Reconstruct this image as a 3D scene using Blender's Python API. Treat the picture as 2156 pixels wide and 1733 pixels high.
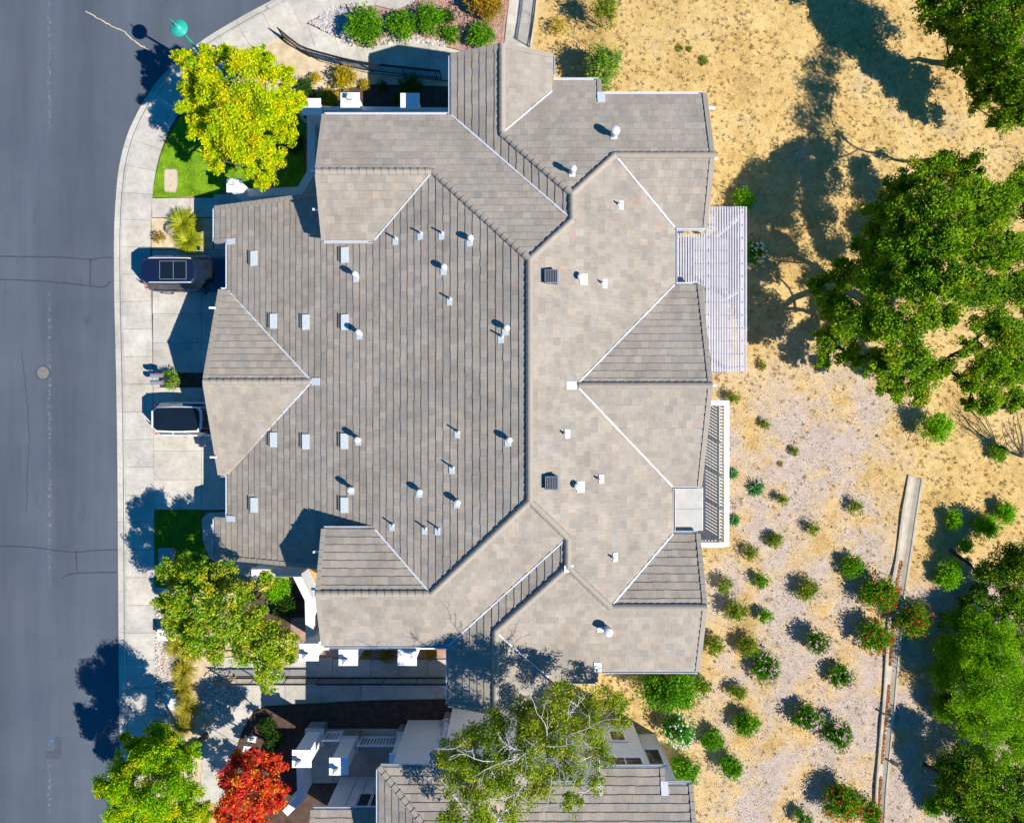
import bpy, math, random
import numpy as np
from mathutils import Vector, Matrix

# ------------------------------------------------------------------ camera, sky, sun, exposure
scene = bpy.context.scene
for _o in list(bpy.data.objects):
    bpy.data.objects.remove(_o)
COL = scene.collection
H = 38.0                      # drone height above the street (m)
FD = 1437.0                   # focal length in survey units (picture 2156 x 1733 units)
CX, CY = 1078.0, 866.5
cam = bpy.data.cameras.new('camera')
cam.sensor_width = 36.0
cam.lens = 24.0
cam.clip_end = 1000.0
camo = bpy.data.objects.new('camera', cam)
camo.location = (0, 0, H)
COL.objects.link(camo)
scene.camera = camo

EL = math.radians(44.5)
AZ = math.radians(31.0)
SUNV = Vector((math.cos(EL) * math.cos(AZ), -math.cos(EL) * math.sin(AZ), math.sin(EL)))
world = bpy.data.worlds.new('World')
scene.world = world
world.use_nodes = True
wn = world.node_tree.nodes
wl = world.node_tree.links
wn.clear()
sky = wn.new('ShaderNodeTexSky')
sky.sky_type = 'NISHITA'
sky.sun_disc = False
sky.sun_elevation = EL
sky.sun_rotation = math.radians(121)
sky.air_density = 1.0
sky.dust_density = 0.0
sky.ozone_density = 6.0
bg = wn.new('ShaderNodeBackground')
bg.inputs['Strength'].default_value = 0.085
wo = wn.new('ShaderNodeOutputWorld')
hs = wn.new('ShaderNodeHueSaturation')
hs.inputs['Saturation'].default_value = 1.85
wl.new(sky.outputs[0], hs.inputs['Color'])
wl.new(hs.outputs[0], bg.inputs[0])
wl.new(bg.outputs[0], wo.inputs[0])

sun = bpy.data.lights.new('sun', 'SUN')
sun.energy = 4.7
sun.angle = math.radians(0.5)
sun.color = (1.0, 0.955, 0.88)
suno = bpy.data.objects.new('sun', sun)
suno.rotation_euler = SUNV.to_track_quat('Z', 'Y').to_euler()
suno.location = SUNV * 120
COL.objects.link(suno)

vs = scene.view_settings
vs.view_transform = 'Standard'
vs.look = 'None'
vs.gamma = 1.0
vs.use_curve_mapping = False
vs.exposure = 0.80
try:
    scene.cycles.max_bounces = 6
    scene.cycles.diffuse_bounces = 3
    scene.cycles.transparent_max_bounces = 6
except Exception:
    pass

random.seed(7)
RNG = np.random.default_rng(11)
R = random.random
def U(a, b): return a + (b - a) * random.random()

# ------------------------------------------------------------------ survey units -> metres
def P(dx, dy, z=0.0):
    k = (H - z) / FD
    return ((dx - CX) * k, (CY - dy) * k)
def P3(dx, dy, z=0.0):
    x, y = P(dx, dy, z)
    return (x, y, z)
def tz(x, y):
    e = x - 9.0
    if e <= 0: return -0.06
    e = e * e / (e + 2.5)
    return -0.06 - 0.085 * e
def G(dx, dy, h=0.0):
    z = 0.0
    for _ in range(6):
        x, y = P(dx, dy, z + h)
        z = tz(x, y)
    return (x, y, z)

# ------------------------------------------------------------------ materials
MATS = {}
def new_mat(name):
    m = bpy.data.materials.new(name)
    m.use_nodes = True
    nt = m.node_tree
    b = nt.nodes['Principled BSDF']
    return m, nt, b
def NN(nt, t, **kw):
    n = nt.nodes.new(t)
    for k, v in kw.items():
        setattr(n, k, v)
    return n
def noise(nt, scale, detail=4.0, rough=0.6, coord=None, stretch=None):
    tc = NN(nt, 'ShaderNodeNewGeometry')
    out = tc.outputs['Position']
    if stretch:
        mp = NN(nt, 'ShaderNodeMapping')
        mp.inputs['Scale'].default_value = stretch
        nt.links.new(out, mp.inputs['Vector'])
        out = mp.outputs[0]
    n = NN(nt, 'ShaderNodeTexNoise')
    n.inputs['Scale'].default_value = scale
    n.inputs['Detail'].default_value = detail
    n.inputs['Roughness'].default_value = rough
    nt.links.new(out, n.inputs['Vector'])
    return n.outputs['Fac']
def ramp(nt, fac, stops):
    r = NN(nt, 'ShaderNodeValToRGB')
    el = r.color_ramp.elements
    while len(el) < len(stops): el.new(0.5)
    for e, (p, c) in zip(el, stops):
        e.position = p
        e.color = (c[0], c[1], c[2], 1) if not isinstance(c, (int, float)) else (c, c, c, 1)
    nt.links.new(fac, r.inputs[0])
    return r.outputs[0]
def mixc(nt, fac, a, b, mode='MIX'):
    m = NN(nt, 'ShaderNodeMix', data_type='RGBA', blend_type=mode)
    def setin(sock, v):
        if hasattr(v, 'is_linked') or hasattr(v, 'node'):
            nt.links.new(v, sock)
        elif isinstance(v, (int, float)):
            sock.default_value = v
        else:
            sock.default_value = (v[0], v[1], v[2], 1)
    setin(m.inputs[0], fac)
    setin(m.inputs[6], a)
    setin(m.inputs[7], b)
    return m.outputs[2]
def bump(nt, b, h, dist=0.02, strength=0.5):
    bp = NN(nt, 'ShaderNodeBump')
    bp.inputs['Distance'].default_value = dist
    bp.inputs['Strength'].default_value = strength
    nt.links.new(h, bp.inputs['Height'])
    nt.links.new(bp.outputs[0], b.inputs['Normal'])
def simple(name, c, rough=0.7, var=0.12, scale=6.0, metallic=0.0, bumpd=0.0, spec=0.3, fine=60.0):
    m, nt, b = new_mat(name)
    f1 = noise(nt, scale)
    f2 = noise(nt, fine, 2.0)
    lo = tuple(x * (1 - var) for x in c)
    hi = tuple(min(1, x * (1 + var)) for x in c)
    col = ramp(nt, f1, [(0.3, lo), (0.7, hi)])
    col = mixc(nt, 0.35, col, ramp(nt, f2, [(0.3, 0.7), (0.7, 1.25)]), 'MULTIPLY')
    nt.links.new(col, b.inputs['Base Color'])
    b.inputs['Roughness'].default_value = rough
    b.inputs['Metallic'].default_value = metallic
    b.inputs['Specular IOR Level'].default_value = spec
    if bumpd > 0: bump(nt, b, f2, bumpd)
    MATS[name] = m
    return m
def attr_col(nt, name='tint'):
    a = NN(nt, 'ShaderNodeAttribute')
    a.attribute_name = name
    return a.outputs['Color']

# asphalt: worn, faintly blue, with rolled wheel streaks, tar specks and a faint worn drip line
def mk_asphalt():
    m, nt, b = new_mat('asphalt')
    big = noise(nt, 0.22, 4)
    st = noise(nt, 0.5, 5, 0.6, stretch=(1.0, 0.07, 1.0))
    fine = noise(nt, 55.0, 3)
    spk = noise(nt, 9.0, 4, 0.7)
    c = ramp(nt, big, [(0.3, (0.064, 0.080, 0.103)), (0.7, (0.083, 0.097, 0.116))])
    c = mixc(nt, 0.7, c, ramp(nt, st, [(0.32, 0.72), (0.68, 1.22)]), 'MULTIPLY')
    c = mixc(nt, 0.6, c, ramp(nt, fine, [(0.3, 0.7), (0.7, 1.3)]), 'MULTIPLY')
    c = mixc(nt, ramp(nt, spk, [(0.63, 0.0), (0.68, 0.6)]), c, (0.035, 0.042, 0.058))
    oil = noise(nt, 0.9, 6, 0.75, stretch=(1.0, 0.35, 1.0))
    c = mixc(nt, ramp(nt, oil, [(0.60, 0.0), (0.74, 0.55)]), c, (0.035, 0.043, 0.06))
    dust = noise(nt, 1.7, 6, 0.8)
    c = mixc(nt, ramp(nt, dust, [(0.66, 0.0), (0.76, 0.35)]), c, (0.20, 0.20, 0.20))
    # worn paint line
    g = NN(nt, 'ShaderNodeNewGeometry')
    sx = NN(nt, 'ShaderNodeSeparateXYZ')
    nt.links.new(g.outputs['Position'], sx.inputs[0])
    d = NN(nt, 'ShaderNodeMath', operation='ADD'); d.inputs[1].default_value = 25.75
    nt.links.new(sx.outputs[0], d.inputs[0])
    ab = NN(nt, 'ShaderNodeMath', operation='ABSOLUTE'); nt.links.new(d.outputs[0], ab.inputs[0])
    near = ramp(nt, ab.outputs[0], [(0.02, 1.0), (0.15, 0.0)])
    pat = ramp(nt, noise(nt, 5.0, 6, 0.8), [(0.50, 0.0), (0.64, 1.0)])
    lon = ramp(nt, noise(nt, 0.09, 2, 0.5), [(0.50, 0.0), (0.58, 1.0)])
    k = mixc(nt, 1.0, mixc(nt, 1.0, near, pat, 'MULTIPLY'), lon, 'MULTIPLY')
    c = mixc(nt, k, c, (0.20, 0.215, 0.235))
    nt.links.new(c, b.inputs['Base Color'])
    b.inputs['Roughness'].default_value = 0.88
    b.inputs['Specular IOR Level'].default_value = 0.25
    bump(nt, b, fine, 0.006, 0.6)
    MATS['asphalt'] = m
mk_asphalt()

def mk_concrete(name, c, stain=0.26):
    m, nt, b = new_mat(name)
    big = noise(nt, 0.8, 5, 0.6)
    mid = noise(nt, 5.0, 5, 0.65)
    fine = noise(nt, 70.0, 2)
    oi = NN(nt, 'ShaderNodeObjectInfo')
    col = ramp(nt, big, [(0.3, tuple(x * (1 - stain) for x in c)), (0.7, tuple(x * 1.08 for x in c))])
    col = mixc(nt, 0.6, col, ramp(nt, mid, [(0.28, 0.68), (0.5, 0.98), (0.6, 1.06)]), 'MULTIPLY')
    col = mixc(nt, 0.5, col, ramp(nt, fine, [(0.3, 0.82), (0.7, 1.12)]), 'MULTIPLY')
    col = mixc(nt, 0.9, col, ramp(nt, oi.outputs['Random'], [(0.0, 0.88), (1.0, 1.06)]), 'MULTIPLY')
    nt.links.new(col, b.inputs['Base Color'])
    b.inputs['Roughness'].default_value = 0.9
    b.inputs['Specular IOR Level'].default_value = 0.2
    bump(nt, b, fine, 0.003, 0.5)
    MATS[name] = m
mk_concrete('concrete', (0.49, 0.452, 0.385))
mk_concrete('concrete_warm', (0.52, 0.47, 0.39))
mk_concrete('concrete_grey', (0.33, 0.33, 0.32))
mk_concrete('joint', (0.15, 0.14, 0.13), 0.1)

TILE_PAL = [(0.315, 0.269, 0.218), (0.303, 0.264, 0.216), (0.295, 0.259, 0.215), (0.323, 0.272, 0.218), (0.288, 0.258, 0.22), (0.317, 0.266, 0.218), (0.329, 0.278, 0.22), (0.3, 0.26, 0.209)]
TILE_ODD = [(0.36, 0.26, 0.20), (0.34, 0.28, 0.21), (0.33, 0.24, 0.20)]
def mk_tile():
    m, nt, b = new_mat('roof_tile')
    a = attr_col(nt)
    grain = noise(nt, 26.0, 3, 0.6)
    dirt = noise(nt, 0.5, 5, 0.65)
    c = mixc(nt, 0.6, a, ramp(nt, grain, [(0.3, 0.80), (0.7, 1.16)]), 'MULTIPLY')
    c = mixc(nt, 0.7, c, ramp(nt, dirt, [(0.3, 0.74), (0.5, 1.0), (0.7, 1.12)]), 'MULTIPLY')
    c = mixc(nt, 0.4, c, ramp(nt, noise(nt, 2.5, 5, 0.7), [(0.3, 0.7), (0.6, 1.1)]), 'MULTIPLY')
    nt.links.new(c, b.inputs['Base Color'])
    b.inputs['Roughness'].default_value = 0.92
    b.inputs['Specular IOR Level'].default_value = 0.2
    bump(nt, b, grain, 0.004, 0.5)
    MATS['roof_tile'] = m
    m, nt, b = new_mat('ridge_tile')
    oi = NN(nt, 'ShaderNodeObjectInfo')
    c = ramp(nt, oi.outputs['Random'], [(0.0, TILE_PAL[2]), (0.35, TILE_PAL[1]), (0.7, TILE_PAL[0]), (1.0, TILE_PAL[3])])
    c = mixc(nt, 0.7, c, ramp(nt, noise(nt, 26.0, 3), [(0.3, 0.75), (0.7, 1.15)]), 'MULTIPLY')
    nt.links.new(c, b.inputs['Base Color'])
    b.inputs['Roughness'].default_value = 0.92
    b.inputs['Specular IOR Level'].default_value = 0.2
    MATS['ridge_tile'] = m
mk_tile()

def mk_leaf(name, trans=0.35, rough=0.55, spec=0.25):
    m, nt, b = new_mat(name)
    a = attr_col(nt)
    out = nt.nodes['Material Output']
    nt.links.new(a, b.inputs['Base Color'])
    b.inputs['Roughness'].default_value = rough
    b.inputs['Specular IOR Level'].default_value = spec
    t = NN(nt, 'ShaderNodeBsdfTranslucent')
    nt.links.new(mixc(nt, 1.0, a, (1.0, 1.0, 0.55), 'MULTIPLY'), t.inputs[0])
    ms = NN(nt, 'ShaderNodeMixShader')
    ms.inputs[0].default_value = trans
    nt.links.new(b.outputs[0], ms.inputs[1])
    nt.links.new(t.outputs[0], ms.inputs[2])
    nt.links.new(ms.outputs[0], out.inputs['Surface'])
    MATS[name] = m
mk_leaf('leaf', 0.42, 0.65, 0.08)
mk_leaf('blade', 0.25, 0.6)
mk_leaf('chip', 0.0, 0.9, 0.1)
mk_leaf('stone', 0.0, 0.85, 0.2)

def mk_ground():
    m, nt, b = new_mat('dry_ground')
    mul = attr_col(nt, 'mulch')
    n1 = noise(nt, 0.35, 6, 0.65)
    n2 = noise(nt, 2.2, 6, 0.7)
    n3 = noise(nt, 18.0, 4, 0.7)
    st = noise(nt, 0.6, 4, 0.6, stretch=(1.0, 0.25, 1.0))
    g = ramp(nt, n1, [(0.28, (0.38, 0.24, 0.095)), (0.45, (0.53, 0.365, 0.145)), (0.58, (0.57, 0.41, 0.18)), (0.75, (0.47, 0.37, 0.235))])
    g = mixc(nt, 0.48, g, ramp(nt, n2, [(0.32, (0.46, 0.38, 0.28)), (0.50, (0.95, 0.90, 0.80)), (0.62, (1.12, 1.1, 1.02))]), 'MULTIPLY')
    g = mixc(nt, 0.35, g, ramp(nt, st, [(0.3, 0.7), (0.7, 1.2)]), 'MULTIPLY')
    k = ramp(nt, n2, [(0.3, (0.33, 0.255, 0.205)), (0.7, (0.46, 0.385, 0.335))])
    f = mixc(nt, 1.0, mul, ramp(nt, n1, [(0.40, 0.05), (0.56, 0.95)]), 'MULTIPLY')
    c = mixc(nt, f, g, k)
    c = mixc(nt, 0.9, c, ramp(nt, n3, [(0.32, 0.5), (0.5, 0.98), (0.7, 1.3)]), 'MULTIPLY')
    nt.links.new(c, b.inputs['Base Color'])
    b.inputs['Roughness'].default_value = 1.0
    b.inputs['Specular IOR Level'].default_value = 0.0
    bump(nt, b, n3, 0.05, 0.7)
    MATS['dry_ground'] = m
mk_ground()
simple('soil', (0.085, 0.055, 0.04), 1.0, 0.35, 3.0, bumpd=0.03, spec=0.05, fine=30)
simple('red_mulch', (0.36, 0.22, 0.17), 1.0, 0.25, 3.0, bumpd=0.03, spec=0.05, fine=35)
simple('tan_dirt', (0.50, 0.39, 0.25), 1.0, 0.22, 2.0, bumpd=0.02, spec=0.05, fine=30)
simple('lawn_soil', (0.14, 0.25, 0.012), 1.0, 0.4, 1.6, bumpd=0.03, spec=0.05, fine=40)
simple('tar', (0.042, 0.050, 0.066), 0.7, 0.2, 8)
simple('patch', (0.062, 0.070, 0.09), 0.85, 0.15, 4, bumpd=0.004)
simple('stucco', (0.70, 0.72, 0.74), 0.9, 0.05, 3, bumpd=0.006)
simple('stucco_tan', (0.50, 0.46, 0.40), 0.9, 0.06, 3, bumpd=0.006)
simple('wall_cap', (0.60, 0.60, 0.60), 0.85, 0.08, 4)
simple('pergola_paint', (0.45, 0.43, 0.46), 0.7, 0.10, 3)
simple('white_paint', (0.80, 0.80, 0.82), 0.55, 0.05, 5)
simple('white_metal', (0.56, 0.57, 0.60), 0.4, 0.06, 8)
simple('galvanised', (0.55, 0.59, 0.585), 0.5, 0.10, 9)
simple('black_iron', (0.018, 0.018, 0.022), 0.5, 0.2, 10)
simple('black_vent', (0.028, 0.03, 0.038), 0.6, 0.15, 10)
simple('grey_metal', (0.23, 0.25, 0.28), 0.45, 0.1, 10, metallic=0.2)
simple('teal_paint', (0.02, 0.30, 0.235), 0.4, 0.1, 6)
simple('deck_board', (0.24, 0.22, 0.20), 0.85, 0.15, 8)
simple('under_deck', (0.20, 0.18, 0.16), 0.95, 0.2, 8)
simple('flat_roof', (0.43, 0.41, 0.36), 0.95, 0.1, 2.5, bumpd=0.004)
simple('utility_green', (0.22, 0.30, 0.33), 0.6, 0.1, 6)
simple('tan_lid', (0.50, 0.40, 0.29), 0.85, 0.08, 6)
simple('white_lid', (0.62, 0.62, 0.62), 0.7, 0.08, 6)
simple('iron_cover', (0.20, 0.18, 0.16), 0.7, 0.25, 14, metallic=0.2)
simple('blue_paint', (0.02, 0.18, 0.55), 0.4, 0.05, 6)
simple('bark', (0.115, 0.085, 0.062), 0.95, 0.3, 9, bumpd=0.03)
simple('dark_bark', (0.05, 0.042, 0.036), 0.95, 0.3, 9, bumpd=0.03)
simple('birch_bark', (0.46, 0.42, 0.40), 0.8, 0.15, 12, bumpd=0.01)
simple('fieldstone', (0.30, 0.29, 0.27), 0.9, 0.25, 6, bumpd=0.02)
simple('rock', (0.27, 0.23, 0.20), 0.95, 0.2, 5, bumpd=0.03)
simple('tyre', (0.012, 0.012, 0.013), 0.85, 0.15, 20)
simple('rim', (0.45, 0.46, 0.48), 0.3, 0.05, 20, metallic=0.8)
simple('red_lens', (0.55, 0.015, 0.02), 0.2, 0.1, 20, spec=0.5)
simple('clear_lens', (0.65, 0.67, 0.70), 0.15, 0.05, 20, spec=0.5)
simple('chrome', (0.70, 0.71, 0.73), 0.18, 0.03, 20, metallic=1.0)
simple('black_plastic', (0.02, 0.02, 0.022), 0.5, 0.1, 20)
simple('garage_door', (0.66, 0.65, 0.62), 0.6, 0.04, 5)
simple('door_wood', (0.16, 0.09, 0.05), 0.5, 0.2, 6)
simple('ditch', (0.37, 0.325, 0.25), 0.95, 0.16, 2.0, bumpd=0.006)
def mk_paint(name, c, flake=0.0):
    m, nt, b = new_mat(name)
    col = ramp(nt, noise(nt, 3.0, 3), [(0.3, tuple(x * 0.94 for x in c)), (0.7, c)])
    nt.links.new(col, b.inputs['Base Color'])
    b.inputs['Roughness'].default_value = 0.32
    b.inputs['Metallic'].default_value = flake
    b.inputs['Coat Weight'].default_value = 0.8
    b.inputs['Coat Roughness'].default_value = 0.06
    MATS[name] = m
mk_paint('navy_paint', (0.008, 0.014, 0.045), 0.25)
mk_paint('pearl_paint', (0.74, 0.75, 0.78), 0.0)
def mk_glass(name, c, rough=0.06):
    m, nt, b = new_mat(name)
    col = ramp(nt, noise(nt, 1.5, 2), [(0.3, tuple(x * 0.8 for x in c)), (0.7, c)])
    nt.links.new(col, b.inputs['Base Color'])
    b.inputs['Roughness'].default_value = rough
    b.inputs['Specular IOR Level'].default_value = 0.6
    MATS[name] = m
mk_glass('car_glass', (0.008, 0.013, 0.020))
mk_glass('window_glass', (0.03, 0.045, 0.055), 0.08)
mk_glass('lantern_glass', (0.35, 0.36, 0.36), 0.2)

# ------------------------------------------------------------------ mesh builder and object helpers
ORG = {}
def org_of(p):
    while p is not None:
        if p.name in ORG: return ORG[p.name]
        p = p.parent
    return Vector((0, 0, 0))
def props(o, label=None, cat=None, group=None, kind=None):
    if label: o['label'] = label
    if cat: o['category'] = cat
    if group: o['group'] = group
    if kind: o['kind'] = kind
    return o
def thing(name, label, cat, loc=(0, 0, 0), group=None, rz=0.0, kind=None, local=False):
    o = bpy.data.objects.new(name, None)
    o.empty_display_size = 0.3
    COL.objects.link(o)
    o.location = loc
    o.rotation_euler = (0, 0, rz)
    ORG[o.name] = Vector((0, 0, 0)) if local else Vector(loc)
    return props(o, label, cat, group, kind)
def link_mesh(name, me, mat, parent=None, loc=None):
    o = bpy.data.objects.new(name, me)
    COL.objects.link(o)
    if mat is not None and not me.materials:
        me.materials.append(MATS[mat] if isinstance(mat, str) else mat)
    if parent is not None: o.parent = parent
    if loc is not None: o.location = loc
    return o
def lerp(a, b, t): return a + (b - a) * t
class MB:
    def __init__(s): s.v = []; s.f = []; s.c = []
    def add(s, vs, fs, col=None):
        n = len(s.v)
        s.v.extend(vs)
        s.f.extend([tuple(i + n for i in f) for f in fs])
        if col is not None: s.c.extend([col] * len(fs))
    def box(s, cx, cy, cz, sx, sy, sz, rz=0.0, taper=1.0, bev=0.0):
        c, d = math.cos(rz), math.sin(rz)
        def ring(hx, hy, z):
            pts = [(-hx, -hy), (hx, -hy), (hx, hy), (-hx, hy)]
            return [(cx + c * x - d * y, cy + d * x + c * y, z) for x, y in pts]
        hx, hy = sx / 2, sy / 2
        z0, z1 = cz - sz / 2, cz + sz / 2
        rs = [ring(hx, hy, z0)]
        if bev > 0:
            rs.append(ring(hx * taper, hy * taper, z1 - bev))
            rs.append(ring(hx * taper - bev, hy * taper - bev, z1))
        else:
            rs.append(ring(hx * taper, hy * taper, z1))
        s.rings(rs)
    def rings(s, rs, cap0=True, cap1=True, closed=True):
        n = len(rs[0])
        vs = [p for r in rs for p in r]
        fs = []
        for i in range(len(rs) - 1):
            for j in range(n if closed else n - 1):
                k = (j + 1) % n
                fs.append((i * n + j, i * n + k, (i + 1) * n + k, (i + 1) * n + j))
        if cap0: fs.append(tuple(reversed(range(n))))
        if cap1: fs.append(tuple(range((len(rs) - 1) * n, len(rs) * n)))
        s.add(vs, fs)
    def prism(s, poly, z0, z1, bev=0.0):
        a = sum(poly[i][0] * poly[(i + 1) % len(poly)][1] - poly[(i + 1) % len(poly)][0] * poly[i][1] for i in range(len(poly)))
        if a < 0: poly = list(reversed(poly))
        f0 = z0 if callable(z0) else (lambda x, y: z0)
        f1 = z1 if callable(z1) else (lambda x, y: z1)
        s.rings([[(x, y, f0(x, y)) for x, y in poly], [(x, y, f1(x, y)) for x, y in poly]])
    def tube(s, pts, rad, n=7, cap=True):
        pts = [Vector(p) for p in pts]
        if not isinstance(rad, (list, tuple)): rad = [rad] * len(pts)
        rs = []
        up = Vector((0.13, 0.27, 1)).normalized()
        for i, p in enumerate(pts):
            d = (pts[min(i + 1, len(pts) - 1)] - pts[max(i - 1, 0)])
            if d.length < 1e-6: d = Vector((0, 0, 1))
            d.normalize()
            if abs(d.dot(up)) > 0.98: a = d.cross(Vector((1, 0, 0))).normalized()
            else: a = d.cross(up).normalized()
            b = d.cross(a)
            rs.append([tuple(p + (a * math.cos(t) + b * math.sin(t)) * rad[i]) for t in [2 * math.pi * k / n for k in range(n)]])
        s.rings(rs, cap, cap)
    def lathe(s, cx, cy, prof, n=16):
        s.rings([[(cx + r * math.cos(2 * math.pi * k / n), cy + r * math.sin(2 * math.pi * k / n), z) for k in range(n)] for r, z in prof])
    def bar(s, a, b, w, h):
        a = Vector(a); b = Vector(b)
        d = (b - a)
        L = Vector((-d.y, d.x, 0))
        if L.length < 1e-6: L = Vector((1, 0, 0))
        L.normalize(); L *= w / 2
        up = d.cross(L)
        if up.length < 1e-9: up = Vector((0, 0, 1))
        up.normalize()
        if up.z < 0: up = -up
        up *= h / 2
        s.rings([[tuple(p - L - up), tuple(p + L - up), tuple(p + L + up), tuple(p - L + up)] for p in (a, b)])
    def mesh(s, name, off=(0, 0, 0), smooth=False, mat=None):
        me = bpy.data.meshes.new(name)
        ox, oy, oz = off
        me.from_pydata([(x - ox, y - oy, z - oz) for x, y, z in s.v], [], s.f)
        if s.c:
            a = me.attributes.new('tint', 'FLOAT_COLOR', 'FACE')
            a.data.foreach_set('color', np.array([(c[0], c[1], c[2], 1.0) for c in s.c], dtype=np.float32).ravel())
        if smooth: me.shade_smooth()
        if mat: me.materials.append(MATS[mat])
        return me
    def build(s, name, mat, parent=None, smooth=False, off=None, **kw):
        if parent is not None:
            off = org_of(parent)
            o = link_mesh(name, s.mesh(name, off, smooth), mat, parent)
        else:
            if off is None:
                xs = [p[0] for p in s.v]; ys = [p[1] for p in s.v]; zs = [p[2] for p in s.v]
                off = ((min(xs) + max(xs)) / 2, (min(ys) + max(ys)) / 2, min(zs))
            o = link_mesh(name, s.mesh(name, off, smooth), mat, None, off)
            ORG[o.name] = Vector(off)
        return props(o, **kw)
def poly_pts(poly, z):
    return [P(x, y, z) for x, y in poly]

# leaf clouds -------------------------------------------------------
def quads_mesh(name, V, C, off=(0, 0, 0), mat='leaf', k=4):
    n = len(V) // k
    me = bpy.data.meshes.new(name)
    me.vertices.add(n * k)
    me.vertices.foreach_set('co', (V - np.array(off)).astype(np.float32).ravel())
    me.loops.add(n * k)
    me.loops.foreach_set('vertex_index', np.arange(n * k, dtype=np.int32))
    me.polygons.add(n)
    me.polygons.foreach_set('loop_start', np.arange(0, n * k, k, dtype=np.int32))
    try:
        me.polygons.foreach_set('loop_total', np.full(n, k, dtype=np.int32))
    except Exception:
        pass
    a = me.attributes.new('tint', 'FLOAT_COLOR', 'FACE')
    c4 = np.ones((n, 4), dtype=np.float32)
    c4[:, :3] = C
    a.data.foreach_set('color', c4.ravel())
    me.update(calc_edges=True)
    me.materials.append(MATS[mat])
    return me
def unit(a): return a / np.maximum(np.linalg.norm(a, axis=1, keepdims=True), 1e-9)
def leaf_quads(c, size, up=0.7, aspect=0.5, dirs=None, jit=0.35):
    n = len(c)
    nr = unit(RNG.normal(size=(n, 3)) + np.array([0, 0, up]))
    t = RNG.normal(size=(n, 3)) if dirs is None else dirs + RNG.normal(size=(n, 3)) * 0.35
    t = unit(t - nr * np.sum(t * nr, axis=1, keepdims=True))
    b = np.cross(nr, t)
    s = size * (1 + jit * (RNG.random((n, 1)) * 2 - 1))
    V = np.empty((n, 4, 3))
    V[:, 0] = c - t * s
    V[:, 1] = c + b * s * aspect - t * s * 0.1
    V[:, 2] = c + t * s
    V[:, 3] = c - b * s * aspect - t * s * 0.1
    return V.reshape(-1, 3)
def pal_cols(pal, w, n, jit=0.18):
    pal = np.array(pal)
    idx = RNG.choice(len(pal), size=n, p=np.array(w) / sum(w))
    c = pal[idx] * (1 + jit * (RNG.random((n, 1)) * 2 - 1)) * (1 + 0.08 * (RNG.random((n, 3)) * 2 - 1))
    return np.clip(c, 0, 1)
def cloud(center, r, n, shell=0.5):
    """points in an ellipsoid, denser near the surface"""
    d = unit(RNG.normal(size=(n, 3)))
    rad = RNG.random((n, 1)) ** shell
    return np.array(center) + d * rad * np.array(r)
# ================================================================== SETTING: ground
def build_ground():
    fx = np.concatenate([[-260, -180, -120, -80, -55, -42], np.arange(-34, 34.01, 0.55), [42, 55, 80, 120, 180, 260]])
    fy = np.concatenate([[-260, -180, -120, -80, -50, -36], np.arange(-29, 29.01, 0.55), [36, 50, 80, 120, 180, 260]])
    nx, ny = len(fx), len(fy)
    vs = []
    mul = []
    for j in range(ny):
        for i in range(nx):
            x, y = float(fx[i]), float(fy[j])
            z = tz(x, y)
            if x > 11:
                z += 0.05 * math.sin(x * 1.3 + y * 0.6) * math.sin(y * 0.9 - x * 0.35) * min(1, (x - 11) / 3)
            vs.append((x, y, z))
            a = min(1, max(0, (x - 9.5) / 2.5)) * min(1, max(0, (4.5 - y + 0.25 * (x - 12)) / 6.0))
            b = 1.0 if y < -9 else min(1, max(0, 1 - (x - 20.5 + (y + 9) * 0.0) / 3))
            mul.append(min(1, a * b))
    fs = [(j * nx + i, j * nx + i + 1, (j + 1) * nx + i + 1, (j + 1) * nx + i) for j in range(ny - 1) for i in range(nx - 1)]
    me = bpy.data.meshes.new('ground')
    me.from_pydata(vs, [], fs)
    a = me.attributes.new('mulch', 'FLOAT_COLOR', 'POINT')
    a.data.foreach_set('color', np.array([(m, m, m, 1) for m in mul], dtype=np.float32).ravel())
    me.shade_smooth()
    o = link_mesh('ground', me, 'dry_ground')
    props(o, 'golden dry grass hillside with patches of pale mulch behind the house', 'ground', kind='structure')
build_ground()

# ------------------------------------------------------------------ road, kerb, sidewalk
KERB_D = [(700, -66), (640, -36), (575, 0), (508, 36), (430, 83), (378, 126), (335, 167), (304, 211), (285, 246), (266, 290),
          (251, 350), (244, 413), (240.5, 481), (240, 550), (241, 640), (244, 770), (245.5, 850), (247, 960), (248, 1100),
          (249, 1250), (250, 1400), (252, 1560), (253, 1733), (254, 1850)]
KERB = [Vector(P(x, y, 0.02)) for x, y in KERB_D]
def resample(pts, step):
    out = [pts[0].copy()]; acc = 0.0
    # Catmull-Rom densify first
    dens = []
    for i in range(len(pts) - 1):
        p0 = pts[max(i - 1, 0)]; p1 = pts[i]; p2 = pts[i + 1]; p3 = pts[min(i + 2, len(pts) - 1)]
        for k in range(12):
            t = k / 12
            dens.append(0.5 * ((2 * p1) + (p2 - p0) * t + (2 * p0 - 5 * p1 + 4 * p2 - p3) * t * t + (3 * p1 - p0 - 3 * p2 + p3) * t ** 3))
    dens.append(pts[-1])
    out = [dens[0]]
    for a, b in zip(dens, dens[1:]):
        seg = (b - a).length
        while acc + seg >= step:
            t = (step - acc) / seg
            a = a + (b - a) * t
            out.append(a.copy()); seg = (b - a).length; acc = 0.0
        acc += seg
    return out
SLAB = 1.53
FINE = resample(KERB, SLAB / 3)
def normals(pts):
    ns = []
    for i in range(len(pts)):
        d = pts[min(i + 1, len(pts) - 1)] - pts[max(i - 1, 0)]
        d.normalize()
        ns.append(Vector((-d.y, d.x)))     # towards the houses
    return ns
FN = normals(FINE)
if FN[len(FN) // 2].x < 0: FN = [-n for n in FN]

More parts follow.
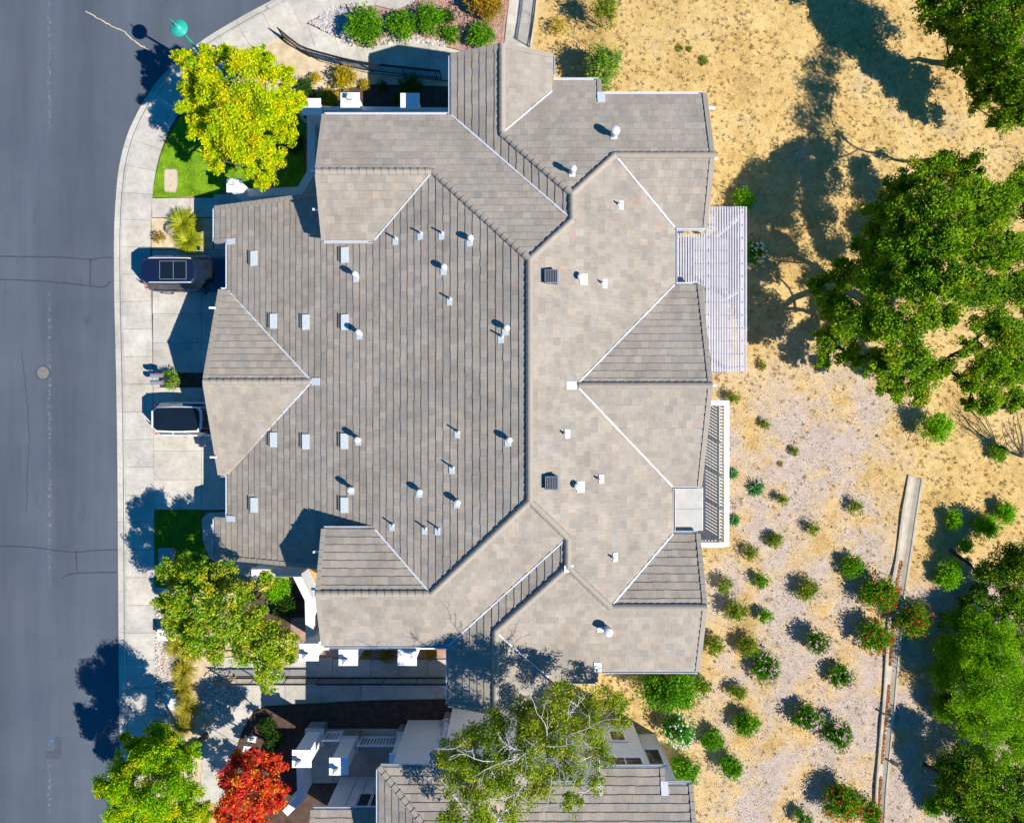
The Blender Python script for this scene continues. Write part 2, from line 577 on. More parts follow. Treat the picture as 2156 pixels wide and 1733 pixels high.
road_poly = [(p.x, p.y) for p in FINE]
e0 = (FINE[0] - FINE[1]).normalized() * 160
e1 = Vector((0.0, -160.0))
road_poly = [(FINE[0].x + e0.x, FINE[0].y + e0.y)] + road_poly + [(FINE[-1].x, FINE[-1].y - 160), (-34.5, -200), (-34.5, 200)]
mb = MB()
mb.prism(road_poly, -0.05, 0.0)
road = mb.build('road', 'asphalt', off=(-25, 0, 0), label='worn blue-grey asphalt street curving past the driveways', cat='road', kind='structure')

def ribbon(name, D, width, z, mat, parent, zf=None, wob=0.01):
    pts = [Vector(P(x, y, z)) for x, y in D]
    pts = resample(pts, 0.12) if len(pts) > 1 else pts
    mb = MB(); L = []; Rr = []
    for i, p in enumerate(pts):
        d = (pts[min(i + 1, len(pts) - 1)] - pts[max(i - 1, 0)]).normalized()
        n = Vector((-d.y, d.x))
        w = width * (0.75 + 0.5 * R()) / 2
        o = n * U(-wob, wob)
        L.append((p.x + o.x + n.x * w, p.y + o.y + n.y * w)); Rr.append((p.x + o.x - n.x * w, p.y + o.y - n.y * w))
    vs = [(x, y, z) for x, y in L] + [(x, y, z) for x, y in Rr]
    n = len(L)
    mb.add(vs, [(i, n + i, n + i + 1, i + 1) for i in range(n - 1)])
    return mb.build(name, mat, parent)
for D in ([(-20, 540), (60, 541), (140, 543), (190, 547), (215, 543), (240, 543)],
          [(-20, 588), (60, 591), (140, 597), (190, 603), (215, 605), (228, 600), (233, 590)],
          [(191, 547), (190, 575), (189, 604)],
          [(-20, 1150), (50, 1151), (105, 1157), (145, 1162), (165, 1162), (215, 1158), (249, 1157)],
          [(161, 1163), (161, 1185), (163, 1205)],
          [(130, 1217), (150, 1208), (180, 1206), (215, 1205), (246, 1205)]):
    ribbon('crack_seal', D, 0.07, 0.005, 'tar', road)
ribbon('crack', [(180, 25), (200, 36), (225, 50), (245, 60), (262, 68), (275, 80), (290, 92), (313, 107)], 0.06, 0.005, 'tan_dirt', road, wob=0.03)
ribbon('crack', [(45, 740), (52, 790), (58, 860), (62, 930), (58, 1000), (56, 1080)], 0.04, 0.005, 'tar', road, wob=0.05)
mb = MB(); mb.prism(poly_pts([(116, 1552), (130, 1552), (130, 1597), (97, 1597), (97, 1580), (116, 1580)], 0), 0.0, 0.005); mb.build('asphalt_patch', 'patch', road)

# kerb: rolled profile in pieces, sidewalk in slabs
mb = MB()
prof_in = 2.09
L1 = [(FINE[i] + FN[i] * 0.502) for i in range(len(FINE))]
L2 = [(FINE[i] + FN[i] * prof_in) for i in range(len(FINE))]
mb.prism([(p.x, p.y) for p in L1] + [(p.x, p.y) for p in reversed(L2)], -0.05, 0.03)
walk = mb.build('sidewalk', 'joint', off=(-21, 0, 0), label='pale concrete sidewalk of square slabs following the street', cat='sidewalk', kind='structure')
def band(i0, i1, w0, w1, z0, z1, gap=0.008, mid=None):
    """a slab between two stations of the kerb line"""
    mb = MB()
    rs = []
    idx = list(range(i0, i1 + 1))
    for j, i in enumerate(idx):
        p, n = FINE[i].copy(), FN[i]
        t = Vector((n.y, -n.x))
        if j == 0: p -= t * gap * (1 if t.dot(FINE[i1] - FINE[i0]) < 0 else -1)
        if j == len(idx) - 1: p += t * gap * (1 if t.dot(FINE[i1] - FINE[i0]) < 0 else -1)
        prof = [(w0, -0.02), (w0, z0)]
        if mid: prof += mid
        prof += [(w1, z1), (w1, -0.02)]
        rs.append([(p.x + n.x * w, p.y + n.y * w, z) for w, z in prof])
    mb.rings(rs)
    return mb
ns = (len(FINE) - 1) // 3
for s in range(ns):
    band(3 * s, 3 * s + 3, 0.51, 2.07, 0.118 + U(-.004, .004), 0.12 + U(-.004, .004)).build('slab', 'concrete' if R() < .8 else 'concrete_warm', walk)
mbk = MB(); mbk.prism([(p.x, p.y) for p in FINE] + [(p.x, p.y) for p in reversed([FINE[i] + FN[i] * 0.5 for i in range(len(FINE))])], -0.06, -0.03)
kerb = mbk.build('kerb', 'joint', off=(-22.5, 0, 0), label='rolled concrete kerb and gutter along the street edge', cat='kerb', kind='structure')
for s in range(0, ns, 4):
    band(3 * s, min(3 * s + 12, 3 * ns), 0.0, 0.495, 0.012, 0.121, 0.006, [(0.30, 0.018), (0.345, 0.05), (0.40, 0.112)]).build('kerb_piece', 'concrete', kerb)

def slabs(name, label, cat, polys, z, mat='concrete', bed=True, thick=0.12, kind='structure', jitter=0.003, gap=0.012):
    pts = [p for q in polys for p in poly_pts(q, z)]
    ox = sum(p[0] for p in pts) / len(pts); oy = sum(p[1] for p in pts) / len(pts)
    root = thing(name, label, cat, (ox, oy, 0), kind=kind)
    for q in polys:
        w = poly_pts(q, z)
        cx = sum(p[0] for p in w) / len(w); cy = sum(p[1] for p in w) / len(w)
        w2 = []
        for x, y in w:
            d = Vector((cx - x, cy - y)); d.normalize()
            w2.append((x + d.x * gap, y + d.y * gap))
        mb = MB(); mb.prism(w2, z - thick, z + U(-jitter, jitter)); mb.build('slab', mat, root)
    return root
def grid(x0, x1, y0, y1, xs=(), ys=()):
    X = [x0] + list(xs) + [x1]; Y = [y0] + list(ys) + [y1]
    return [[(a, c), (b, c), (b, d), (a, d)] for a, b in zip(X, X[1:]) for c, d in zip(Y, Y[1:])]
slabs('driveway', 'concrete driveway under the dark parked SUV north of the mailboxes', 'driveway',
      [[(320, 527), (424, 527), (424, 597), (320, 597)], [(424, 527), (560, 527), (560, 597), (424, 597)]] +
      grid(321, 560, 597, 661, (424,)) + grid(322, 560, 661, 722, (424,)) + grid(322, 560, 722, 785, (424,)) +
      [[(322, 785), (336, 785), (336, 816), (322, 816)]], 0.13)
slabs('driveway', 'concrete driveway under the white car south of the mailboxes', 'driveway',
      grid(323, 560, 816, 892, (424,)) + grid(323.5, 560, 892, 950, (424,)) + grid(324, 560, 950, 1010, (424,)) + grid(324, 560, 1010, 1073, (424,)), 0.13, 'concrete_warm')
slabs('front_walk', 'pale concrete walk between the corner lawn and the spiky grasses', 'path',
      [[(320, 418), (400, 417), (400, 458), (320, 458)], [(400, 417), (450, 417), (450, 458), (400, 458)], [(450, 410), (570, 405), (570, 527), (450, 527)]], 0.128, 'concrete_warm')
slabs('front_walk', 'curved concrete walk beside the shaded lawn and lower garage roof', 'path',
      [[(424, 1092), (436, 1080), (560, 1073), (560, 1140), (427, 1140)], [(427, 1140), (560, 1140), (560, 1230), (520, 1215), (470, 1195), (440, 1175)]], 0.128)
slabs('garden_step', 'concrete landing between shaded lawn and cobble bed under the variegated tree', 'path',
      [[(326, 1236), (420, 1240), (420, 1285), (326, 1285)]], 0.122)
# northern entry path with steps
slabs('entry_path', 'curving concrete entry path with shallow steps beside the iron railing', 'path',
      [[(600, 45), (648, 52), (672, 128), (625, 100), (590, 74)], [(648, 52), (705, 78), (725, 142), (672, 128)],
       [(705, 78), (748, 95), (760, 150), (725, 142)], [(748, 95), (756, 98), (768, 152), (760, 150)], [(756, 98), (764, 101), (776, 154), (768, 152)],
       [(764, 101), (853, 88), (853, 160), (776, 154)], [(853, 88), (903, 92), (905, 165), (853, 160)], [(903, 92), (985, 112), (985, 176), (905, 165)]], 0.11)
slabs('upper_path', 'concrete strip along the top edge beyond the green shrubs', 'path',
      [[(560, 14), (640, -36), (800, -36), (790, 12), (700, 18), (600, 45)], [(790, 12), (800, -36), (900, -36), (870, 6), (830, 22)]], 0.108)
slabs('side_walk', 'narrow concrete walk with railing shadow at the top of the house', 'path',
      [[(1075, -30), (1136, -30), (1131, 0), (1126, 50), (1066, 52), (1072, 0)], [(1066, 52), (1126, 50), (1120, 104), (1060, 104)]], 0.05)
# southern walk
slabs('south_walk', 'long concrete walk between the white pillars and the neighbouring house', 'path',
      [[(455, 1388), (500, 1380), (610, 1385), (610, 1425), (500, 1425)], [(610, 1385), (700, 1385), (700, 1425), (610, 1425)], [(700, 1388), (780, 1388), (780, 1425), (700, 1425)],
       [(780, 1388), (840, 1388), (840, 1425), (780, 1425)], [(840, 1388), (900, 1388), (900, 1425), (840, 1425)], [(900, 1388), (960, 1388), (960, 1425), (900, 1425)]], 0.10)
slabs('lower_walk', 'shaded concrete walk curving from the street to the neighbouring entry', 'path',
      [[(500, 1428), (600, 1428), (600, 1482), (560, 1486), (535, 1497), (500, 1470)], [(600, 1428), (760, 1428), (760, 1474), (600, 1482)], [(760, 1428), (960, 1428), (960, 1470), (760, 1474)],
       [(500, 1470), (535, 1497), (515, 1525), (500, 1565), (440, 1530)], [(440, 1530), (500, 1565), (485, 1620), (470, 1690), (420, 1690), (425, 1600)]], 0.07, 'concrete')
def sheet(name, D, z, mat, label, cat, thick=0.07):
    mb = MB(); mb.prism(poly_pts(D, z), z - thick, z)
    return mb.build(name, mat, label=label, cat=cat, kind='structure')
LAWN1 = [(356, 286), (339, 326), (328, 371), (322, 416), (450, 412), (470, 400), (640, 398), (640, 260), (600, 200), (420, 190), (392, 226)]
LAWN2 = [(326, 1074), (424, 1074), (424, 1105), (426, 1140), (440, 1178), (470, 1198), (470, 1238), (326, 1235)]
sheet('lawn', LAWN1, 0.115, 'lawn_soil', 'bright green corner lawn under the yellow tree', 'lawn')
sheet('lawn', LAWN2, 0.115, 'lawn_soil', 'shaded dark green lawn beside the southern driveway', 'lawn')
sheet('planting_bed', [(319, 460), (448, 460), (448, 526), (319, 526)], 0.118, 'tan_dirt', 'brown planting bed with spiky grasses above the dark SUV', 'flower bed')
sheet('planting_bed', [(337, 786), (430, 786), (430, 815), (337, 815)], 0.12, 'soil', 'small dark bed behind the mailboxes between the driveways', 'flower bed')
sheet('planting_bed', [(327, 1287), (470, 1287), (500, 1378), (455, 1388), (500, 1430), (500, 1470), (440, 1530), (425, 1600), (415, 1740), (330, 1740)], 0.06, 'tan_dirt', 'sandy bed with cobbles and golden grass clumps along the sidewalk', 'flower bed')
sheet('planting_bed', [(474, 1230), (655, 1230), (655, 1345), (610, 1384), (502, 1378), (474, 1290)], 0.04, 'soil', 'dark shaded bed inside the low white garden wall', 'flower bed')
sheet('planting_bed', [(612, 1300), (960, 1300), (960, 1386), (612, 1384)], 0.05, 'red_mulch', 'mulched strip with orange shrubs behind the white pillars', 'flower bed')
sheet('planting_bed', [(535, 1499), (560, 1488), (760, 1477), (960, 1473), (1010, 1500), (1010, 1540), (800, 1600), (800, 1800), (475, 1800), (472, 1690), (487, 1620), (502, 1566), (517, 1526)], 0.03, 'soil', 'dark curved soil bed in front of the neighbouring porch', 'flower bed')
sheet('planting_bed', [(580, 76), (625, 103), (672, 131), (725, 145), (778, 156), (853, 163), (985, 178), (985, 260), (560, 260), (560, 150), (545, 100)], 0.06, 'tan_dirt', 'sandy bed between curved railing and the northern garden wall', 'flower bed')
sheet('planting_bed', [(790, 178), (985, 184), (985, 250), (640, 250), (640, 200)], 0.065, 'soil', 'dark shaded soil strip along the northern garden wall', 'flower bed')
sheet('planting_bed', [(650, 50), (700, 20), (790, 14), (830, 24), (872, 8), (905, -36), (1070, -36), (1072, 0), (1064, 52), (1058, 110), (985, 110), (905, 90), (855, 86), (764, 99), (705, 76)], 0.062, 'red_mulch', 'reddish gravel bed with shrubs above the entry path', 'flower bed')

# ================================================================== ROOFS
PITCH = 0.375
EXPO = 0.342
TW = 0.335
def clip_poly(sub, x0, x1, y0, y1):
    def cut(poly, inside, inter):
        out = []
        for i in range(len(poly)):
            a, b = poly[i - 1], poly[i]
            ia, ib = inside(a), inside(b)
            if ib:
                if not ia: out.append(inter(a, b))
                out.append(b)
            elif ia: out.append(inter(a, b))
        return out
    def ix(v): return lambda a, b: (v, a[1] + (b[1] - a[1]) * (v - a[0]) / (b[0] - a[0]))
    def iy(v): return lambda a, b: (a[0] + (b[0] - a[0]) * (v - a[1]) / (b[1] - a[1]), v)
    for ins, it in ((lambda p: p[0] >= x0, ix(x0)), (lambda p: p[0] <= x1, ix(x1)), (lambda p: p[1] >= y0, iy(y0)), (lambda p: p[1] <= y1, iy(y1))):
        if len(sub) < 3: return []
        sub = cut(sub, ins, it)
    return sub
def area(p): return 0.5 * abs(sum(p[i - 1][0] * p[i][1] - p[i][0] * p[i - 1][1] for i in range(len(p))))
def inpoly(x, y, poly):
    c = False
    for i in range(len(poly)):
        (x1, y1), (x2, y2) = poly[i - 1], poly[i]
        if (y1 > y) != (y2 > y) and x < (x2 - x1) * (y - y1) / (y2 - y1) + x1: c = not c
    return c
class Plane:
    """one slope of a roof: plan outline, downhill direction, height of a point on it"""
    def __init__(s, poly, d, x0, y0, z0):
        s.poly = poly; s.d = d; s.c = (x0, y0, z0)
    def z(s, x, y):
        return s.c[2] - PITCH * ((x - s.c[0]) * s.d[0] + (y - s.c[1]) * s.d[1])
def tile_plane(pl, tiles, skip=()):
    dx, dy = pl.d
    # u along the eave, v uphill
    ux, uy = -dy, dx
    uv = [(x * ux + y * uy, -(x * dx + y * dy)) for x, y in pl.poly]
    u0 = min(p[0] for p in uv); u1 = max(p[0] for p in uv); v0 = min(p[1] for p in uv); v1 = max(p[1] for p in uv)
    rows = int((v1 - v0) / EXPO) + 1
    for r in range(rows):
        a = v0 + r * EXPO
        off = (r % 2) * TW / 2 + U(-.02, .02)
        rowj = U(-0.012, 0.012)
        n = int((u1 - u0) / TW) + 2
        for k in range(-1, n):
            b = u0 + k * TW + off
            jl = rowj + U(-0.011, 0.011)
            lo = a + jl if r else a
            q = clip_poly(uv, b + 0.0015, b + TW - 0.0015, lo, a + EXPO + 0.012)
            if len(q) < 3 or area(q) < 0.003: continue
            th = 0.036 + U(-.003, .005)
            side = U(-0.004, 0.004)
            vs = []
            for u, v in q:
                x = u * ux - v * dx; y = u * uy - v * dy
                t = (v - a) / EXPO
                vs.append((x, y, pl.z(x, y) + 0.010 + th * (1 - t) + side * ((u - b) / TW - .5)))
            ar = area(q)
            m = len(vs)
            cz = sum(p[2] for p in vs) / m
            base = [(x, y, pl.z(x, y) - 0.012) for x, y, _ in vs]
            fs = [tuple(range(m))] + [(i, i + m, (i + 1) % m + m, (i + 1) % m) for i in range(m)]
            # orientation: make the top face up
            s2 = sum(vs[i - 1][0] * vs[i][1] - vs[i][0] * vs[i - 1][1] for i in range(m))
            if s2 < 0: fs = [tuple(reversed(f)) for f in fs]
            rr = R()
            if rr < 0.004: c = random.choice(TILE_ODD)
            else:
                c = random.choice(TILE_PAL); g = U(0.89, 1.08)
                c = (c[0] * g, c[1] * g, c[2] * g)
            tiles.append((ar / (H - cz) ** 2, vs + base, fs, c))
def cap_mesh(L=0.36, w=0.15, hgt=0.085):
    """ridge tile: arched piece, lying along +x, raised at its lower end"""
    mb = MB(); rs = []
    for x, k in ((0, 1.12), (L, 0.96)):
        pr = [(-w, -0.075), (-w * 0.85, hgt * 0.1), (-w * 0.45, hgt * 0.72), (0, hgt), (w * 0.45, hgt * 0.72), (w * 0.85, hgt * 0.1), (w, -0.075)]
        rs.append([(x, y * k, z * k + (0.02 if x == 0 else 0.0)) for y, z in pr])
    mb.rings(rs)
    return mb.mesh('ridge_tile', mat='ridge_tile')
def rake_mesh(L=0.345):
    """edge tile: L-shaped piece along +x, dropping over the gable edge at y = 0..+"""
    mb = MB()
    mb.rings([[(x, -0.16, 0.02 + z), (x, 0.03, 0.02 + z), (x, 0.03, -0.14), (x, 0.055, -0.14), (x, 0.055, 0.055 + z), (x, -0.16, 0.055 + z)] for x, z in ((0, 0.022), (L, 0.004))])
    return mb.mesh('rake_tile', mat='ridge_tile')
CAP = cap_mesh(); RAKE = rake_mesh()
CAP.use_fake_user = False
def run_pieces(name, me, A, B, parent, step, flipy=False, lift=0.0):
    """pieces laid from A (low end) to B"""
    A = Vector(A); B = Vector(B)
    o0 = org_of(parent)
    d = B - A
    n = max(1, int(round(d.length / step)))
    x = d.normalized()
    y = Vector((0, 0, 1)).cross(x).normalized()
    if flipy: y = -y
    z = x.cross(y)
    if z.z < 0: z = -z
    for i in range(n):
        p = A + d * (i / n) - o0 + Vector((0, 0, lift))
        o = bpy.data.objects.new(name, me)
        COL.objects.link(o)
        o.parent = parent
        s = d.length / n / step
        m = Matrix(((x.x * s, y.x, z.x, p.x), (x.y * s, y.y, z.y, p.y), (x.z * s, y.z, z.z, p.z), (0, 0, 0, 1)))
        o.matrix_basis = m @ Matrix.Rotation(U(-.02, .02), 4, 'Z')
def gutter(parent, a, b, out, name='gutter'):
    """open white channel from a to b (3-D), hung on the side 'out'"""
    a = Vector(a); b = Vector(b); o = Vector((out[0], out[1], 0))
    pr = [(0.015, 0.0), (0.015, -0.11), (0.125, -0.11), (0.125, 0.012), (0.105, 0.012), (0.105, -0.09), (0.03, -0.09), (0.03, 0.0)]
    mb = MB(); mb.rings([[tuple(p + o * w + Vector((0, 0, z))) for w, z in pr] for p in (a, b)])
    mb.build(name, 'white_metal', parent)
def valley(parent, a, b, w=0.038):
    a = Vector(a); b = Vector(b)
    d = (b - a); L = Vector((-d.y, d.x, 0)).normalized()
    n = max(2, int(d.length / 0.4))
    mb = MB(); pts = []
    for i in range(n + 1):
        p = a + d * i / n
        ww = w * U(.7, 1.25)
        pts.append([tuple(p - L * ww + Vector((0, 0, 0.072))), tuple(p + Vector((0, 0, 0.064))), tuple(p + L * ww + Vector((0, 0, 0.072)))])
    vs = [q for r in pts for q in r]
    mb.add(vs, [(3 * i + k, 3 * i + k + 1, 3 * i + 3 + k + 1, 3 * i + 3 + k) for i in range(n) for k in (0, 1)])
    mb.build('valley_flashing', 'white_metal', parent)
def roof_part(house, planes, skip_n=300):
    mb = MB()
    for pl in planes:
        poly = pl.poly
        mb.prism(poly, lambda x, y: pl.z(x, y) - 0.17, lambda x, y: pl.z(x, y) - 0.014)
    roof = mb.build('roof', 'stucco_tan', house)
    tiles = []
    for pl in planes: tile_plane(pl, tiles)
    tiles.sort(key=lambda t: -t[0])
    for t in tiles[:skip_n]:
        m1 = MB(); m1.add(t[1], t[2], t[3]); m1.build('tile', 'roof_tile', roof)
    m2 = MB()
    for t in tiles[skip_n:]: m2.add(t[1], t[2], t[3])
    m2.build('tiles', 'roof_tile', roof, kind='stuff')
    return roof
def roof_top(planes, x, y):
    zs = [pl.z(x, y) for pl in planes if inpoly(x, y, pl.poly)]
    return max(zs) if zs else None
def wall_loop(house, planes, x0, x1, y0, y1, mat='stucco', zb=-0.1, fallback=5.6, thick=0.2):
    """walls of one wing, closed loop following the underside of the roof"""
    pts = []
    def edge(a, b):
        n = max(2, int((Vector(b) - Vector(a)).length / 0.3))
        for i in range(n): pts.append((lerp(a[0], b[0], i / n), lerp(a[1], b[1], i / n)))
    c = [(x0, y0), (x1, y0), (x1, y1), (x0, y1)]
    for i in range(4): edge(c[i], c[(i + 1) % 4])
    top = []
    for x, y in pts:
        z = roof_top(planes, x, y)
        top.append((z if z is not None else fallback) - 0.175)
    mb = MB()
    n = len(pts)
    vs = [(x, y, min(zb, tz(x, y) - .1)) for x, y in pts] + [(x, y, t) for (x, y), t in zip(pts, top)]
    mb.add(vs, [(i, (i + 1) % n, n + (i + 1) % n, n + i) for i in range(n)])
    return mb.build('wall', mat, house)

# ------------------------------------------------------------------ main duplex house
house = thing('duplex_house', 'large duplex house with tan-grey tiled hip and gable roof', 'house', (-2, 1.2, 0))
W_, E_, N_, S_ = (-1, 0), (1, 0), (0, 1), (0, -1)
RX, RN, RS, RZ = 0.76, 6.55, -3.85, 8.6
PN = Plane([(RX, RN), (-3.58, 10.89), (-8.9, 10.89), (-8.9, 13.96), (-2.87, 13.96), (2.65, 8.44)], N_, RX, RN, RZ)
PS = Plane([(RX, RS), (-3.67, -8.28), (-8.9, -8.28), (-8.9, -10.97), (-2.978, -10.97), (2.45, -5.54)], S_, RX, RS, RZ)
PW = Plane([(RX, RN), (-3.58, 10.89), (-6.43, 8.04), (-6.43, 8.5), (-8.45, 8.5), (-8.45, 10.6), (-15.42, 10.6), (-15.42, 8.78), (-14.63, 8.78),
            (-14.63, 6.24), (-9.74, 1.45), (-14.63, -3.24), (-14.63, -5.52), (-15.42, -5.52), (-15.42, -7.6), (-8.45, -7.6), (-8.45, -5.95), (-6.43, -5.95),
            (-6.43, -5.52), (-3.67, -8.28), (RX, RS)], W_, RX, 0, RZ)
PE = Plane([(RX, RN), (2.65, 8.44), (2.65, 9.597), (4.633, 11.58), (7.61, 8.60), (7.61, 5.92), (2.84, 1.15), (7.49, -3.50), (7.53, -5.72), (4.435, -8.82),
            (2.45, -6.837), (2.45, -5.54), (RX, RS)], E_, RX, 0, RZ)
zC = 6.728; zCs = 6.766
C_W = Plane([(2.65, 8.44), (-2.87, 13.96), (-2.87, 16.78), (-0.45, 16.78), (-0.45, 12.70), (2.65, 9.597)], W_, -0.45, 0, zC)
C_E = Plane([(-0.45, 12.70), (-0.45, 16.78), (1.9, 16.78), (1.9, 15.05)], E_, -0.45, 0, zC)
D_N = Plane([(2.65, 9.597), (-0.45, 12.70), (1.9, 15.05), (1.95, 15.7), (4.18, 15.7), (4.18, 14.9), (9.1, 14.9), (9.1, 11.58), (4.633, 11.58)], N_, 0, 11.58, 7.147)
D_S = Plane([(4.633, 11.58), (9.1, 11.58), (9.1, 8.60), (7.61, 8.60)], S_, 0, 11.58, 7.147)
B_S = Plane([(-3.58, 10.89), (-8.9, 10.89), (-8.9, 8.04), (-6.43, 8.04)], S_, 0, 10.89, PN.z(0, 10.89))
B_N = Plane([(-3.67, -8.28), (-6.43, -5.52), (-8.9, -5.52), (-8.9, -8.28)], N_, 0, -8.28, PS.z(0, -8.28))
G_N = Plane([(-9.74, 1.45), (-15.05, 1.45), (-15.05, 6.24), (-14.63, 6.24)], N_, 0, 1.45, PW.z(-9.74, 0))
G_S = Plane([(-9.74, 1.45), (-14.63, -3.24), (-15.05, -3.24), (-15.05, 1.45)], S_, 0, 1.45, PW.z(-9.74, 0))
E_N = Plane([(2.84, 1.15), (8.82, 1.15), (8.82, 5.92), (7.61, 5.92)], N_, 0, 1.15, PE.z(2.84, 0))
E_S = Plane([(2.84, 1.15), (7.49, -3.50), (8.82, -3.50), (8.82, 1.15)], S_, 0, 1.15, PE.z(2.84, 0))
Cs_W = Plane([(2.45, -5.54), (2.45, -6.837), (-0.75, -10.04), (-0.75, -13.8), (-2.978, -13.8), (-2.978, -10.97)], W_, -0.75, 0, zCs)
Cs_E = Plane([(-0.75, -10.04), (1.72, -12.51), (1.72, -13.8), (-0.75, -13.8)], E_, -0.75, 0, zCs)
Ds_S = Plane([(2.45, -6.837), (4.435, -8.82), (8.75, -8.82), (8.75, -12.16), (4.0, -12.16), (4.0, -12.72), (1.78, -12.72), (1.72, -12.51), (-0.75, -10.04)], S_, 0, -8.82, 7.222)
Ds_N = Plane([(4.435, -8.82), (7.53, -5.72), (8.75, -5.72), (8.75, -8.82)], N_, 0, -8.82, 7.222)
PLANES = [PN, PS, PW, PE, C_W, C_E, D_N, D_S, B_S, B_N, G_N, G_S, E_N, E_S, Cs_W, Cs_E, Ds_S, Ds_N]
roof = roof_part(house, PLANES)
def zp(pl, x, y, up=0.0): return (x, y, pl.z(x, y) + up)
LIFT = 0.05
# ridges and hips: (plane, low end, high end)
for pl, a, b in ((PW, (RX, RS), (RX, RN)), (PN, (-3.58, 10.89), (RX, RN)), (PS, (-3.67, -8.28), (RX, RS)), (PN, (2.65, 8.44), (RX, RN)), (PS, (2.45, -5.54), (RX, RS)),
                 (PN, (-8.9, 10.89), (-3.58, 10.89)), (PS, (-8.9, -8.28), (-3.67, -8.28)), (C_W, (-0.45, 16.78), (-0.45, 12.70)), (C_W, (-0.45, 12.70), (2.65, 9.597)),
                 (PE, (2.65, 8.44), (2.65, 9.597)), (PE, (4.633, 11.58), (2.65, 9.597)), (D_N, (9.1, 11.58), (4.633, 11.58)), (E_N, (8.82, 1.15), (2.95, 1.15)), (G_N, (-15.05, 1.45), (-9.85, 1.45)),
                 (Cs_W, (-0.75, -13.8), (-0.75, -10.04)), (Cs_W, (-0.75, -10.04), (2.45, -6.837)), (PE, (2.45, -6.837), (2.45, -5.54)), (PE, (4.435, -8.82), (2.45, -6.837)), (Ds_S, (8.75, -8.82), (4.435, -8.82))):
    run_pieces('ridge_tile', CAP, zp(pl, *a), zp(pl, *b), roof, 0.34, lift=LIFT)
# gable edges
def rakes(pl, a, b, out):
    A = Vector(zp(pl, *a)); B = Vector(zp(pl, *b))
    d = B - A
    y = Vector((0, 0, 1)).cross(d)
    run_pieces('rake_tile', RAKE, A, B, roof, 0.345, flipy=(y.x * out[0] + y.y * out[1] < 0), lift=0.0)
for pl, a, b, out in ((PN, (-8.9, 13.96), (-8.9, 10.89), W_), (B_S, (-8.9, 8.04), (-8.9, 10.89), W_), (PS, (-8.9, -10.97), (-8.9, -8.28), W_), (B_N, (-8.9, -5.52), (-8.9, -8.28), W_),
                      (C_W, (-2.87, 16.78), (-0.45, 16.78), N_), (C_E, (1.9, 16.78), (-0.45, 16.78), N_), (D_N, (9.1, 14.9), (9.1, 11.58), E_), (D_S, (9.1, 8.60), (9.1, 11.58), E_),
                      (E_N, (8.82, 5.92), (8.82, 1.15), E_), (E_S, (8.82, -3.5), (8.82, 1.15), E_), (G_N, (-15.05, 6.24), (-15.05, 1.45), W_), (G_S, (-15.05, -3.24), (-15.05, 1.45), W_),
                      (Cs_W, (-2.978, -13.8), (-0.75, -13.8), S_), (Cs_E, (1.72, -13.8), (-0.75, -13.8), S_), (Ds_S, (8.75, -12.16), (8.75, -8.82), E_), (Ds_N, (8.75, -5.72), (8.75, -8.82), E_),
                      (PW, (-15.42, 10.6), (-8.95, 10.6), N_), (PW, (-15.42, -7.6), (-8.95, -7.6), S_), (PW, (-15.42, 8.78), (-14.63, 8.78), S_), (PW, (-15.42, -5.52), (-14.63, -5.52), N_),
                      (D_N, (4.18, 15.7), (4.18, 14.9), E_), (Ds_S, (4.0, -12.72), (4.0, -12.16), E_)):
    rakes(pl, a, b, out)
for pl, a, b in ((PN, (-2.87, 13.96), (2.60, 8.49)), (PS, (-2.978, -10.97), (2.40, -5.59)), (PW, (-6.43, 8.04), (-3.65, 10.82)), (PW, (-6.43, -5.52), (-3.74, -8.21)),
                 (PW, (-14.63, 6.24), (-9.74, 1.45)), (PW, (-14.63, -3.24), (-9.74, 1.45)), (PE, (7.61, 5.92), (2.84, 1.15)), (PE, (7.49, -3.5), (2.84, 1.15)),
                 (PE, (7.61, 8.60), (4.70, 11.51)), (PE, (7.53, -5.72), (4.50, -8.75)), (C_E, (1.9, 15.05), (-0.40, 12.75)), (Cs_E, (1.72, -12.51), (-0.70, -10.09))):
    valley(roof, zp(pl, *a), zp(pl, *b))
for pl, a, b, out in ((PN, (-8.85, 13.96), (-2.98, 13.96), N_), (PS, (-8.85, -10.97), (-3.1, -10.97), S_), (C_W, (-2.87, 13.96), (-2.87, 16.75), W_), (C_E, (1.9, 15.85), (1.9, 16.75), E_),
                      (D_N, (1.98, 15.7), (4.1, 15.7), N_), (D_N, (4.3, 14.9), (9.05, 14.9), N_), (D_S, (7.7, 8.60), (9.05, 8.60), S_), (E_N, (7.7, 5.92), (8.78, 5.92), N_), (E_S, (7.55, -3.5), (8.78, -3.5), S_),
                      (B_S, (-8.85, 8.04), (-6.5, 8.04), S_), (B_N, (-8.85, -5.52), (-6.5, -5.52), N_), (PW, (-15.42, 10.55), (-15.42, 8.82), W_), (PW, (-14.63, 8.7), (-14.63, 6.3), W_),
                      (PW, (-14.63, -3.3), (-14.63, -5.45), W_), (PW, (-15.42, -5.56), (-15.42, -7.55), W_), (G_N, (-15.0, 6.24), (-14.75, 6.24), N_), (G_S, (-15.0, -3.24), (-14.75, -3.24), S_),
                      (Cs_W, (-2.978, -11.08), (-2.978, -13.75), W_), (Cs_E, (1.72, -12.9), (1.72, -13.75), E_), (Ds_S, (4.15, -12.16), (8.7, -12.16), S_), (Ds_S, (1.85, -12.72), (3.95, -12.72), S_), (Ds_N, (7.6, -5.72), (8.7, -5.72), N_),
                      (PE, (7.61, 8.5), (7.61, 6.02), E_), (PE, (7.52, -3.6), (7.52, -5.62), E_)):
    gutter(house, zp(pl, *a), zp(pl, *b), out)
